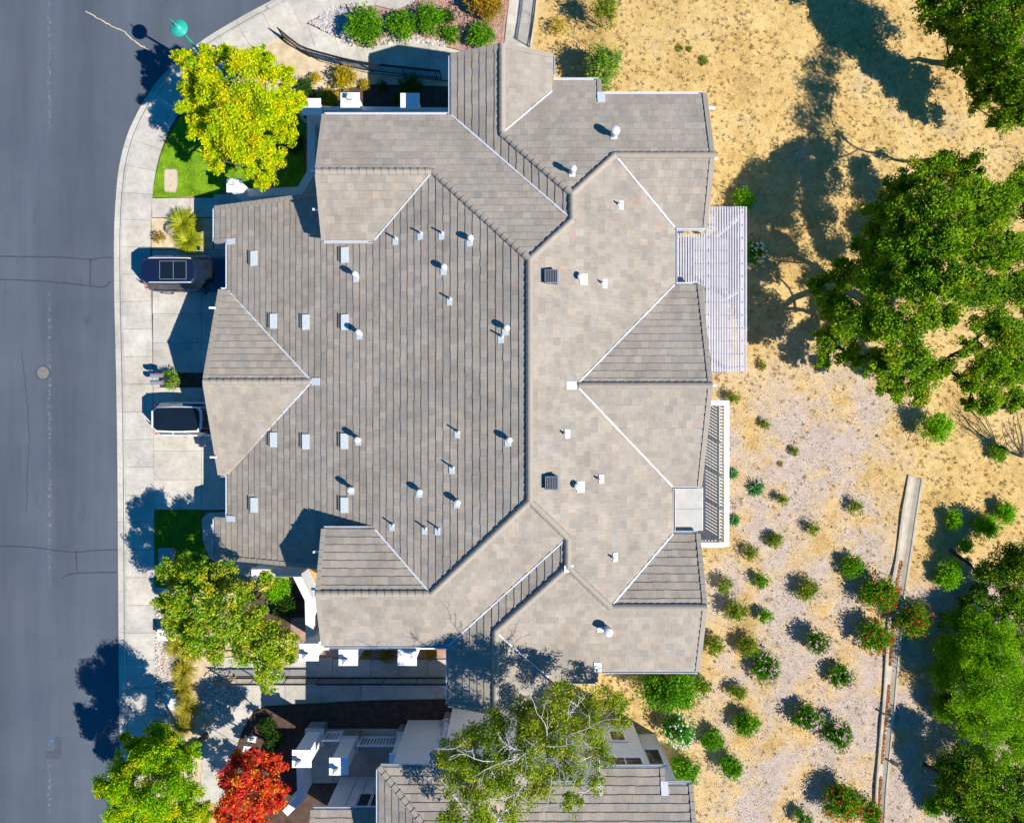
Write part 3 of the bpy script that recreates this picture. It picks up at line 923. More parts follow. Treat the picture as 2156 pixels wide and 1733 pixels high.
for rect in ((-8.5, 7.15, -10.45, 13.45), (-2.4, 1.45, 12.5, 16.3), (1.3, 3.75, 13.0, 15.25), (3.0, 8.65, 9.05, 14.42), (5.0, 8.4, -3.05, 5.48),
             (-14.2, -8.2, -7.15, 10.15), (-14.45, -9.2, -2.75, 5.75), (-2.5, 1.28, -13.35, -10.0), (1.2, 3.6, -12.25, -9.0), (3.05, 8.3, -11.7, -6.17)):
    wall_loop(house, PLANES, *rect)
# recessed gable finials and vent stubs on the gables (white rafter ends)
for dx, dy, z in ((437, 803, 4.6), (660, 357, 6.8), (661, 1241, 6.8), (1506, 333, 7.0), (1503, 812, 7.6), (1484, 1277, 7.0), (1500, 226, 6.2), (445, 648, 3.6), (447, 963, 3.6), (664, 440, 6.2), (665, 1163, 6.2)):
    x, y = P(dx, dy, z)
    mb = MB(); mb.box(x, y, z - 0.12, 0.30, 0.09, 0.12); mb.build('rafter_tail', 'white_paint', house)
# small white flashing pads
for pl, x, y, w, h in ((PW, -9.55, 1.45, 0.45, 0.36), (PE, 2.62, 1.15, 0.46, 0.36), (D_N, 4.18, 14.72, 0.36, 0.55), (Ds_S, 4.0, -11.95, 0.36, 0.55), (PW, -14.45, 8.72, 0.5, 0.3), (PW, -14.45, -5.5, 0.5, 0.3), (PE, 2.5, -6.9, 0.4, 0.3)):
    mb = MB()
    c = [(x - w / 2, y - h / 2), (x + w / 2, y - h / 2), (x + w / 2, y + h / 2), (x - w / 2, y + h / 2)]
    mb.prism(c, lambda a, b: pl.z(a, b) + 0.02, lambda a, b: pl.z(a, b) + 0.075); mb.build('flashing', 'white_metal', house)
# roof fittings -----------------------------------------------------
def roof_hit(dx, dy, up=0.0):
    best = None
    for pl in PLANES:
        z = 6.0
        for _ in range(30):
            x, y = P(dx, dy, z + up); z = pl.z(x, y)
        if inpoly(x, y, pl.poly) and (best is None or z > best[2]): best = (x, y, z, pl)
    return best
def pad(mb, pl, x, y, w, h, lo=0.03, hi=0.062):
    c = [(x - w / 2, y - h / 2), (x + w / 2, y - h / 2), (x + w / 2, y + h / 2), (x - w / 2, y + h / 2)]
    mb.prism(c, lambda a, b: pl.z(a, b) + lo - 0.05, lambda a, b: pl.z(a, b) + hi)
for dx, dy in ((536, 545), (727, 538), (577, 677), (645, 679), (727, 679), (577, 926), (645, 930), (726, 929), (536, 1063), (726, 1063)):
    x, y, z, pl = roof_hit(dx, dy)
    mb = MB()
    c = [(x - .19, y - .37), (x + .19, y - .37), (x + .19, y + .37), (x - .19, y + .37)]
    mb.prism(c, lambda a, b: pl.z(a, b) - .02, lambda a, b: pl.z(a, b) + 0.10 - 0.02 * (a - x) / .19)
    v = mb.build('flat_vent', 'galvanised', house)
    m2 = MB(); m2.box(x - 0.205, y, z + 0.095, 0.02, 0.70, 0.05); m2.build('louvre', 'black_vent', v)
def cap_vent(dx, dy, r, h, padw=0.36, padh=0.34, po=(-0.06, -0.14)):
    x, y, z, pl = roof_hit(dx, dy, h)
    mb = MB(); pad(mb, pl, x + po[0], y + po[1], padw, padh); v = mb.build('vent_flashing', 'galvanised', house)
    mb = MB(); mb.lathe(x, y, [(r * .72, z - 0.05), (r * .66, z + h * .62)], 14); mb.build('vent_pipe', 'galvanised', v, smooth=False)
    mb = MB(); mb.lathe(x, y, [(r * .80, z + h * .60), (r, z + h * .66), (r, z + h * .84), (r * .9, z + h * .93), (r * .45, z + h)], 18); mb.build('vent_cap', 'white_metal', v)
for dx, dy in ((746, 576), (753, 699), (750.5, 926), (735.7, 1032)): cap_vent(dx, dy, 0.14, 0.66, .3, .3)
for dx, dy in ((990.5, 500), (934.6, 561.5), (1067, 690), (882.7, 1036.5), (963, 1059), (1072.5, 927)): cap_vent(dx, dy, 0.14, 0.46, .28, .3)
for dx, dy in ((1224, 582), (1217, 1025)): cap_vent(dx, dy, 0.16, 0.40, 0.34, 0.5, (0.16, -0.05))
cap_vent(1297, 273, 0.21, 0.72, 0.3, 0.3, (0, -.05)); cap_vent(1207.6, 353, 0.15, 0.75, 0.3, 0.3, (0, -.05)); cap_vent(1282, 1333, 0.21, 0.75, 0.45, 0.3, (-.2, -.05))
def pipe_vent(dx, dy, po, pw=0.26, ph=0.34, h=0.42):
    x, y, z, pl = roof_hit(dx, dy, h * .5)
    mb = MB(); pad(mb, pl, x + po[0], y + po[1], pw, ph); v = mb.build('pipe_flashing', 'galvanised', house)
    mb = MB(); mb.lathe(x, y, [(0.085, z - .03), (0.06, z + 0.14), (0.042, z + 0.15), (0.042, z + h), (0.032, z + h), (0.032, z + h - 0.1)], 10); mb.build('pipe', 'white_metal', v)
for dx, dy in ((833, 501), (886, 490), (931, 489.5), (948, 628.5), (1057, 708), (964.5, 909.5), (953, 985), (826, 1106), (895, 1113), (922.6, 1114.6)):
    pipe_vent(dx, dy, (-0.05, -0.12))
for dx, dy in ((1273, 595), (1308, 429), (1194, 913), (1266, 1008.5), (1295.5, 1174)):
    pipe_vent(dx - 5, dy, (0.14, -0.02), 0.22, 0.40, 0.34)
for dx, dy in ((1161, 583), (1162, 1017)):
    x, y, z, pl = roof_hit(dx, dy, 0.3)
    mb = MB(); mb.box(x, y, z + 0.13, 0.54, 0.54, 0.42); v = mb.build('attic_vent', 'black_vent', house)
    m2 = MB()
    m2.box(x, y, z + 0.36, 0.60, 0.60, 0.05, bev=0.015); m2.build('vent_hood', 'grey_metal', v)
    for k in range(7):
        m3 = MB(); m3.box(x - 0.22 + k * 0.073, y, z + 0.40, 0.03, 0.52, 0.025); m3.build('fin', 'black_vent', v)

# flat roof over the balcony recess
mb = MB(); mb.prism([(7.62, -3.62), (9.0, -3.62), (9.0, -5.60), (7.62, -5.60)], 5.55, 5.78); fr = mb.build('flat_roof', 'flat_roof', house)
mb = MB(); mb.prism([(7.60, -3.60), (9.03, -3.60), (9.03, -5.62), (7.60, -5.62)], 5.45, 5.72); mb.build('fascia', 'white_paint', fr)
mb = MB(); mb.box(8.3, -4.6, 5.785, 1.36, 0.012, 0.012); mb.build('seam', 'under_deck', fr)
# garage doors and a few windows on walls
def opening(parent, name, x, y, zc, w, h, axis, mat, frame='white_paint', mull=0):
    """framed panel set 3 mm proud of a wall; axis 'x-','x+','y+','y-' is the outward direction"""
    s = -1 if axis[1] == '-' else 1
    f = MB(); p = MB()
    def bx(m, du, dz, wu, hz, t, o):
        if axis[0] == 'x': m.box(x + s * o, y + du, zc + dz, t, wu, hz)
        else: m.box(x + du, y + s * o, zc + dz, wu, t, hz)
    for du, dz, wu, hz in ((0, h / 2 + .05, w + .2, .1), (0, -h / 2 - .05, w + .2, .1), (-w / 2 - .05, 0, .1, h), (w / 2 + .05, 0, .1, h)):
        bx(f, du, dz, wu, hz, 0.10, 0.03)
    for k in range(mull): bx(f, -w / 2 + w * (k + 1) / (mull + 1), 0, .05, h, 0.08, 0.03)
    o = f.build(name, frame, parent)
    bx(p, 0, 0, w, h, 0.03, 0.02)
    p.build('pane' if 'glass' in mat else 'panel', mat, o)
    return o
opening(house, 'garage_door', -14.2, 7.5, 1.15, 2.6, 2.05, 'x-', 'garage_door', mull=0)
opening(house, 'garage_door', -14.45, 3.6, 1.2, 2.6, 2.1, 'x-', 'garage_door')
opening(house, 'garage_door', -14.45, -0.5, 1.2, 2.6, 2.1, 'x-', 'garage_door')
opening(house, 'garage_door', -14.2, -4.4, 1.15, 2.0, 2.05, 'x-', 'garage_door')
for x in (-6.5, -4.2): opening(house, 'window', x, 13.45, 3.9, 1.2, 1.3, 'y+', 'window_glass', mull=1)
for x in (-6.5, -4.2): opening(house, 'window', x, -10.45, 3.9, 1.2, 1.3, 'y-', 'window_glass', mull=1)
for x in (5.0, 7.2): opening(house, 'window', x, 14.42, 3.9, 1.2, 1.3, 'y+', 'window_glass', mull=1)
for y in (2.6, -0.6): opening(house, 'window', 8.4, y, 3.9, 1.5, 1.9, 'x+', 'window_glass', mull=1)
for y in (10.2, 12.9): opening(house, 'window', 8.65, y, 3.9, 1.2, 1.3, 'x+', 'window_glass', mull=1)
for y in (-8.0, -10.2): opening(house, 'window', 8.3, y, 3.9, 1.2, 1.3, 'x+', 'window_glass', mull=1)

# ------------------------------------------------------------------ pergola over the upper deck
pg = thing('pergola', 'white slatted pergola over the rear deck between two gables', 'pergola', (9.8, 6, tz(9.8, 6)))
ZP = 5.25
PX0, PX1, PY0, PY1 = 9.28, 11.25, 1.9, 9.82
x = 7.85
while x < PX1:
    ya, yb = (PY0, PY1) if x > PX0 else (6.0, 8.52)
    mb = MB(); mb.box(x, (ya + yb) / 2 + U(-.015, .015), ZP + U(-.006, .006), 0.076, yb - ya, 0.05); mb.build('slat', 'pergola_paint', pg)
    x += 0.125
y = PY0 + 0.25
while y < PY1:
    xa = 7.8 if 6.2 < y < 8.3 else 9.25
    mb = MB(); mb.box((xa + PX1) / 2 - .03, y, ZP - 0.12, PX1 - xa - .1, 0.05, 0.16); mb.build('rafter', 'pergola_paint', pg)
    y += 0.62
for xx in (9.45, 11.1):
    mb = MB(); mb.box(xx, (PY0 + PY1) / 2, ZP - 0.32, 0.14, PY1 - PY0 - .1, 0.22); mb.build('beam', 'white_paint', pg)
for yy in (2.2, 5.9, 9.5):
    g = tz(11.1, yy); mb = MB(); mb.box(11.1, yy, (g + ZP - .43) / 2 - .05, 0.16, 0.16, ZP - .43 - g + .1); mb.build('post', 'white_paint', pg)
mb = MB(); mb.prism([(8.68, 2.0), (11.1, 2.0), (11.1, 9.0), (8.68, 9.0)], 2.55, 2.75); dk = mb.build('deck', 'under_deck', pg)
for k in range(17):
    mb = MB(); mb.box(8.76 + k * 0.142, 5.5, 2.765, 0.13, 6.95, 0.03); mb.build('deck_board', 'deck_board', dk)
# ------------------------------------------------------------------ balcony with baluster railing
bl = thing('balcony', 'narrow rear balcony with white railing and thin balusters', 'balcony', (10, -3.2, tz(10, -3.2)))
BX0, BX1, BY0, BY1, BZ = 8.44, 10.72, -6.72, 0.42, 2.85
mb = MB(); mb.prism([(BX0, BY0 + .02), (BX1, BY0 + .02), (BX1, BY1 - .02), (BX0, BY1 - .02)], BZ - .25, BZ - .03); fl = mb.build('floor', 'under_deck', bl)
n = 15
for k in range(n):
    w = (BX1 - BX0) / n
    mb = MB(); mb.box(BX0 + w * (k + .5), (BY0 + BY1) / 2, BZ - .012, w - .012, BY1 - BY0 - .06, 0.03); mb.build('deck_board', 'stucco_tan', fl)
ZR = BZ + 1.05
for a, b in (((BX1, BY0, ZR), (BX1, BY1 + .12, ZR)), ((BX0 + .2, BY0 + .06, ZR + .003), (BX1 - .12, BY0 + .06, ZR + .003)), ((BX0 + .25, BY1, ZR + .003), (BX1 - .12, BY1, ZR + .003))):
    mb = MB(); mb.bar(a, b, 0.24, 0.07); mb.build('top_rail', 'white_paint', bl)
mb = MB(); mb.bar((BX1, BY0 + .1, BZ + .12), (BX1, BY1 - .1, BZ + .12), 0.06, 0.05); mb.build('bottom_rail', 'white_paint', bl)
bal = MB(); bal.box(0, 0, 0, 0.075, 0.075, 0.9); balm = bal.mesh('baluster', mat='stucco_tan')
def put(me, name, parent, p, rz=0.0):
    o = bpy.data.objects.new(name, me); COL.objects.link(o); o.parent = parent
    o.location = Vector(p) - org_of(parent); o.rotation_euler = (0, 0, rz)
    return o
y = BY0 + .2
while y < BY1 - .1:
    put(balm, 'baluster', bl, (BX1, y, BZ + .55)); y += 0.165
x = BX0 + .4
while x < BX1 - .1:
    put(balm, 'baluster', bl, (x, BY0 + .06, BZ + .55)); put(balm, 'baluster', bl, (x, BY1, BZ + .55)); x += 0.165
for yy in (BY0 + .06, -5.0, -3.3, -1.6, BY1):
    mb = MB(); mb.box(BX1, yy, BZ + .5, 0.11, 0.11, 1.0); mb.build('newel_post', 'white_paint', bl)
for yy in (BY0 + .3, BY1 - .3):
    g = tz(BX1, yy); mb = MB(); mb.box(BX1 - .2, yy, (g + BZ - .26) / 2, 0.18, 0.18, BZ - .26 - g + .04); mb.build('support_post', 'white_paint', bl)
# ================================================================== GARDEN WALLS AND PILLARS
def wall_run(name, label, D, z, w, mat='stucco', capm='wall_cap', zb=0.0):
    pts = [Vector(P(x, y, z)) for x, y in D]
    c = sum(pts, Vector((0, 0))) / len(pts)
    root = thing(name, label, 'wall', (c.x, c.y, zb))
    n = []
    for i in range(len(pts)):
        ds = []
        if i > 0: ds.append((pts[i] - pts[i - 1]).normalized())
        if i < len(pts) - 1: ds.append((pts[i + 1] - pts[i]).normalized())
        d = sum(ds, Vector((0, 0))).normalized()
        k = 1.0 / max(0.5, d.dot(ds[0]))
        n.append(Vector((-d.y, d.x)) * k)
    def ring(hw, z0, z1, nm, m):
        mb = MB()
        mb.rings([[(p.x - q.x * hw, p.y - q.y * hw, z0), (p.x + q.x * hw, p.y + q.y * hw, z0), (p.x + q.x * hw, p.y + q.y * hw, z1), (p.x - q.x * hw, p.y - q.y * hw, z1)] for p, q in zip(pts, n)])
        mb.build(nm, m, root)
    ring(w / 2 - 0.05, zb, z - 0.08, 'wall_body', mat)
    ring(w / 2, z - 0.08, z, 'coping', capm)
    return root
wall_run('garden_wall', 'white garden wall wrapping the corner lawn beside the yellow tree', [(655, 244), (655, 362), (632, 402), (505, 407)], 1.5, 0.42, 'stucco')
wall_run('garden_wall', 'white garden wall linking the northern pillars along the shaded bed', [(672, 229), (800, 230), (950, 232)], 2.2, 0.22, 'stucco')
wall_run('garden_wall', 'white angled garden wall behind the variegated tree', [(652, 1350), (650, 1262), (622, 1206), (526, 1207)], 1.5, 0.42, 'stucco')
wall_run('garden_wall', 'white garden wall linking the southern pillars above the walk', [(670, 1364), (800, 1363), (946, 1362)], 2.2, 0.22, 'stucco')
def lantern(parent, x, y, z, s=1.0):
    mb = MB(); mb.box(x, y, z + .04 * s, .20 * s, .20 * s, .08 * s); b = mb.build('lantern', 'grey_metal', parent)
    mb = MB(); mb.box(x, y, z + .20 * s, .17 * s, .17 * s, .24 * s); mb.build('lantern_glass', 'lantern_glass', b)
    mb = MB(); mb.box(x, y, z + .36 * s, .26 * s, .26 * s, .09 * s, taper=0.3); mb.build('lantern_roof', 'galvanised', b)
def pillar(label, dx, dy, z, sx=0.98, sy=0.84, lamp=False, stone=False, zb=0.0, name='pillar', lo=(-0.1, -0.12), grp='white pillars of the garden walls'):
    x, y = P(dx, dy, z)
    t = thing(name, label, 'pillar', (x, y, zb), group=grp)
    mb = MB(); mb.box(x, y, (zb + z - .12) / 2, sx - .22, sy - .2, z - .12 - zb); mb.build('shaft', 'stucco', t)
    mb = MB(); mb.box(x, y, z - .10, sx - .08, sy - .08, .10); mb.box(x, y, z - .03, sx, sy, .08, bev=.012); mb.build('cap', 'white_paint', t)
    if stone:
        base = MB()
        base.box(x, y, zb + .45, sx - .08, sy - .06, .9)
        bo = base.build('stone_base', 'joint', t)
        hx, hy = (sx - .08) / 2, (sy - .06) / 2
        for side in range(4):
            L = hx if side % 2 == 0 else hy
            u = -L
            zz = zb
            while zz < zb + .88:
                hgt = U(.14, .24); u = -L
                while u < L - .02:
                    w = min(U(.16, .34), L - u)
                    c = u + w / 2; q = hy if side % 2 == 0 else hx
                    m = MB()
                    if side == 0: m.box(x + c, y + q + .012, min(zz + hgt / 2, zb + .82), w - .03, .06, hgt - .03)
                    elif side == 2: m.box(x + c, y - q - .012, min(zz + hgt / 2, zb + .82), w - .03, .06, hgt - .03)
                    elif side == 1: m.box(x + q + .012, y + c, min(zz + hgt / 2, zb + .82), .06, w - .03, hgt - .03)
                    else: m.box(x - q - .012, y + c, min(zz + hgt / 2, zb + .82), .06, w - .03, hgt - .03)
                    m.build('stone', 'fieldstone', bo)
                    u += w
                zz += hgt
        m = MB(); m.box(x, y, zb + .93, sx + .04, sy + .04, .08, bev=.01); m.build('base_cap', 'wall_cap', bo)
    if lamp: lantern(t, x + lo[0], y + lo[1], z + .01, 1.0)
    return t
pillar('white pillar with lantern between two northern garden wall bays', 737, 213, 3.0, lamp=True, lo=(.0, .1))
pillar('white bare-topped pillar nearest the north gable in the shaded bed', 863, 214, 3.0)
pillar('white pillar partly behind the yellow tree at the north-west corner', 655, 225, 3.0)
pillar('white pillar with lantern at the corner lawn beside the garage', 493, 391, 2.4, .8, .7, lamp=True, lo=(-.1, .08))
pillar('white pillar with lantern at the west end of the southern wall', 650, 1373, 3.0, 1.0, .9, lamp=True)
pillar('white pillar with lantern in the middle of the southern wall', 733, 1384, 3.0, lamp=True)
pillar('white bare pillar dappled by birch shade on the southern wall', 857, 1384, 3.0)

# ================================================================== NEIGHBOURING HOUSE
nb = thing('neighbour_house', 'neighbouring house with tan-grey tiled roof cut by the bottom edge', 'house', (0, -19, 0))
EZ = 5.9
YC = -22.5
nND = Plane([(0.7, -17.5), (4.07, -17.5), (4.07, -16.87), (7.15, -16.87), (7.15, -17.5), (8.45, -17.5), (8.45, YC), (-1.5, YC), (-1.5, -19.75)], N_, 0, -17.5, EZ)
nCW = Plane([(-3.77, -16.0), (-1.5, -16.0), (-1.5, -18.97), (-3.77, -16.7)], W_, -3.77, 0, EZ)
nCE = Plane([(-1.5, -16.0), (0.7, -16.0), (0.7, -17.5), (-1.5, -19.75)], E_, 0.7, 0, EZ)
nNB = Plane([(-6.26, -16.7), (-3.77, -16.7), (-1.5, -18.97), (-1.5, -21.46)], N_, 0, -16.7, EZ)
nNW = Plane([(-6.26, -16.7), (-1.5, -21.46), (-1.5, YC), (-6.26, YC)], W_, -6.26, 0, EZ)
nNL = Plane([(-9.96, -19.8), (-5.85, -19.8), (-5.85, YC), (-9.96, YC)], N_, 0, -19.8, 4.0)
NPL = [nND, nCW, nCE, nNB, nNW, nNL]
nroof = roof_part(nb, NPL)
for pl, a, b in ((nNB, (-6.26, -16.7), (-1.5, -21.46)), (nCW, (-1.5, -16.0), (-1.5, -18.97))):
    run_pieces('ridge_tile', CAP, zp(pl, *a), zp(pl, *b), nroof, 0.34, lift=LIFT)
roof_keep, roof = roof, nroof
for pl, a, b, out in ((nND, (8.45, -17.5), (8.45, YC), E_), (nND, (4.07, -16.87), (4.07, -17.5), W_), (nND, (7.15, -16.87), (7.15, -17.5), E_), (nCW, (-3.77, -16.0), (-1.5, -16.0), N_), (nCE, (0.7, -16.0), (-1.5, -16.0), N_), (nNL, (-9.96, -19.8), (-9.96, YC), W_)):
    rakes(pl, a, b, out)
roof = roof_keep
for pl, a, b in ((nCW, (-3.77, -16.7), (-1.55, -18.92)), (nCE, (0.7, -17.5), (-1.45, -19.7))):
    valley(nroof, zp(pl, *a), zp(pl, *b))
for pl, a, b, out in ((nND, (0.8, -17.5), (3.95, -17.5), N_), (nND, (4.15, -16.87), (7.1, -16.87), N_), (nND, (7.3, -17.5), (8.4, -17.5), N_), (nNB, (-6.2, -16.7), (-3.9, -16.7), N_), (nNW, (-6.26, -16.75), (-6.26, YC + .05), W_),
                      (nNL, (-9.9, -19.8), (-5.9, -19.8), N_), (nCW, (-3.77, -16.05), (-3.77, -16.6), W_), (nCE, (0.7, -16.05), (0.7, -17.3), E_)):
    gutter(nb, zp(pl, *a), zp(pl, *b), out)
for x, y in ((4.07, -17.62), (7.15, -17.62)):
    m = MB(); m.prism([(x - .17, y - .3), (x + .17, y - .3), (x + .17, y + .25), (x - .17, y + .25)], lambda a, b: nND.z(a, b) + .02, lambda a, b: nND.z(a, b) + .07); m.build('flashing', 'white_metal', nb)
for rect in ((-5.8, -1.0, YC + .1, -17.15), (-9.5, -6.1, YC + .12, -20.25), (-3.3, 0.25, -20, -16.42), (0.1, 8.0, YC + .14, -17.95), (4.5, 6.72, YC + .16, -17.30)):
    wall_loop(nb, NPL, *rect)
for x, y, z, w, h, mu in ((7.35, -17.95, 2.6, .75, 1.5, 0), (5.6, -17.30, 4.5, 1.6, 1.0, 1), (5.6, -17.30, 1.7, .7, 1.0, 0), (2.2, -17.95, 4.3, 1.5, 1.2, 1), (2.2, -17.95, 1.5, 1.5, 1.3, 1), (-1.6, -16.42, 4.0, 1.2, 1.2, 1), (-7.3, -20.25, 2.5, 1.5, 1.2, 1)):
    opening(nb, 'window', x, y, z, w, h, 'y+', 'window_glass', mull=mu)
opening(nb, 'entry_door', -5.8, -18.2, 1.15, .95, 2.05, 'x-', 'door_wood')
# board seams on the shaded north walls
for x in (-8.6, -8.0, -7.4, -6.8, -6.2): 
    m = MB(); m.box(x, -20.23, 1.85, .05, .05, 3.6); m.build('batten', 'stucco', nb)
for x in (0.5, 1.0, 3.3, 3.9, 7.0, 7.85):
    m = MB(); m.box(x, -17.93, 2.7, .05, .05, 5.2); m.build('batten', 'stucco', nb)
slabs('porch_floor', 'shaded concrete porch court in front of the neighbouring house', 'patio',
      grid(655, 735, 1535, 1570, (695,)) + grid(655, 735, 1570, 1605, (695,)) + grid(648, 862, 1605, 1648, (700, 760)) + [[(735, 1535), (860, 1535), (860, 1570), (735, 1570)], [(735, 1570), (860, 1570), (860, 1605), (735, 1605)]], 0.12, 'concrete')
wall_run('porch_wall', 'low white wall on the west of the neighbouring porch', [(632, 1612), (634, 1678), (600, 1712)], 1.6, 0.40, 'stucco')
g2 = 'stone-footed pillars of the neighbouring porch'
pillar('westmost stone-footed pillar beside the red tree', 635, 1597, 3.2, .98, .9, lamp=True, stone=True, grp=g2)
pillar('second stone-footed pillar from the red tree, lantern on top', 713, 1613, 3.2, .98, .9, lamp=True, stone=True, grp=g2)
pillar('shaded stone-footed pillar touching the neighbouring roof edge', 838, 1603, 3.2, .9, .85, stone=True, grp=g2)
pillar('stone-footed pillar below the south gable beside the birch', 942, 1574, 3.2, .9, .85, stone=True, grp=g2)
def slat_rail(label, a, b, z0, z1, name='porch_railing'):
    A = Vector(a); B = Vector(b); d = B - A; n = max(2, int(d.length / 0.16))
    t = thing(name, label, 'railing', (a[0], a[1], z0 - .1), group='white railings of the neighbouring porch')
    for z in (z0, z1):
        m = MB(); m.bar((A.x, A.y, z), (B.x, B.y, z), .1, .07); m.build('rail', 'white_paint', t)
    for i in range(n):
        p = A + d * (i + .5) / n
        m = MB(); m.box(p.x, p.y, (z0 + z1) / 2, .05, .05, z1 - z0 - .07); m.build('baluster', 'white_paint', t)
    m = MB(); m.box(A.x, A.y, z0 - .1 + (z1 - z0 + .12) / 2, .08, .08, z1 - z0 + .2); m.build('post', 'white_paint', t)
    m = MB(); m.box(B.x, B.y, z0 - .1 + (z1 - z0 + .12) / 2, .08, .08, z1 - z0 + .2); m.build('post', 'white_paint', t)
pw = [P(635, 1597, 3.2), P(713, 1613, 3.2), P(838, 1603, 3.2), P(942, 1574, 3.2)]
slat_rail('short white porch railing between the two lantern pillars', (pw[0][0] + .5, pw[0][1]), (pw[1][0] - .5, pw[0][1]), .3, 1.25)
slat_rail('long white porch railing between lantern pillar and roof edge', (pw[1][0] + .5, pw[1][1] + .1), (pw[2][0] - .45, pw[1][1] + .1), .3, 1.25)
slat_rail('white porch railing beside the birch at the shaded pillar', (pw[2][0] + .45, pw[2][1]), (pw[3][0] - .3, pw[2][1]), .3, 1.25)

# ================================================================== IRON RAILINGS
def railing(label, pts, h, step=0.12, post=1.8, base=0.1):
    pts = resample([Vector(p) for p in pts], step)
    t = thing('iron_railing', label, 'railing', (pts[0].x, pts[0].y, base), group='black iron railings')
    pk = MB(); pk.box(0, 0, h / 2, .022, .022, h - .06); pm = pk.mesh('picket', mat='black_iron')
    for z, w in ((h, .055), (.14, .035), (h - .13, .03)):
        m = MB()
        m.rings([[(p.x - .5 * w * n.x, p.y - .5 * w * n.y, base + z - .02), (p.x + .5 * w * n.x, p.y + .5 * w * n.y, base + z - .02), (p.x + .5 * w * n.x, p.y + .5 * w * n.y, base + z + .02), (p.x - .5 * w * n.x, p.y - .5 * w * n.y, base + z + .02)] for p, n in zip(pts, normals(pts))])
        m.build('rail', 'black_iron', t)
    acc = 0
    for i, p in enumerate(pts):
        acc += step
        if i == 0 or i == len(pts) - 1 or acc >= post:
            acc = 0
            m = MB(); m.box(p.x, p.y, base + (h + .05) / 2 - .03, .05, .05, h + .11); m.build('post', 'black_iron', t)
        else: put(pm, 'picket', t, (p.x, p.y, base))
    return t
railing('curved black iron railing between entry path and sandy bed', [P(x, y, .1) for x, y in ((597, 80), (625, 103), (652, 120), (711, 137), (744, 145), (778, 151), (836, 158), (930, 168))], 0.95)
railing('black iron railing at the top edge casting a ladder shadow', [P(x, y, .05) for x, y in ((1136, -30), (1129, 0), (1122, 55), (1114, 104))], 0.95, base=.05)
railing('long black iron railing beside the southern walk', [P(x, y, .1) for x, y in ((470, 1426), (600, 1426), (760, 1426), (945, 1426))], 1.0)

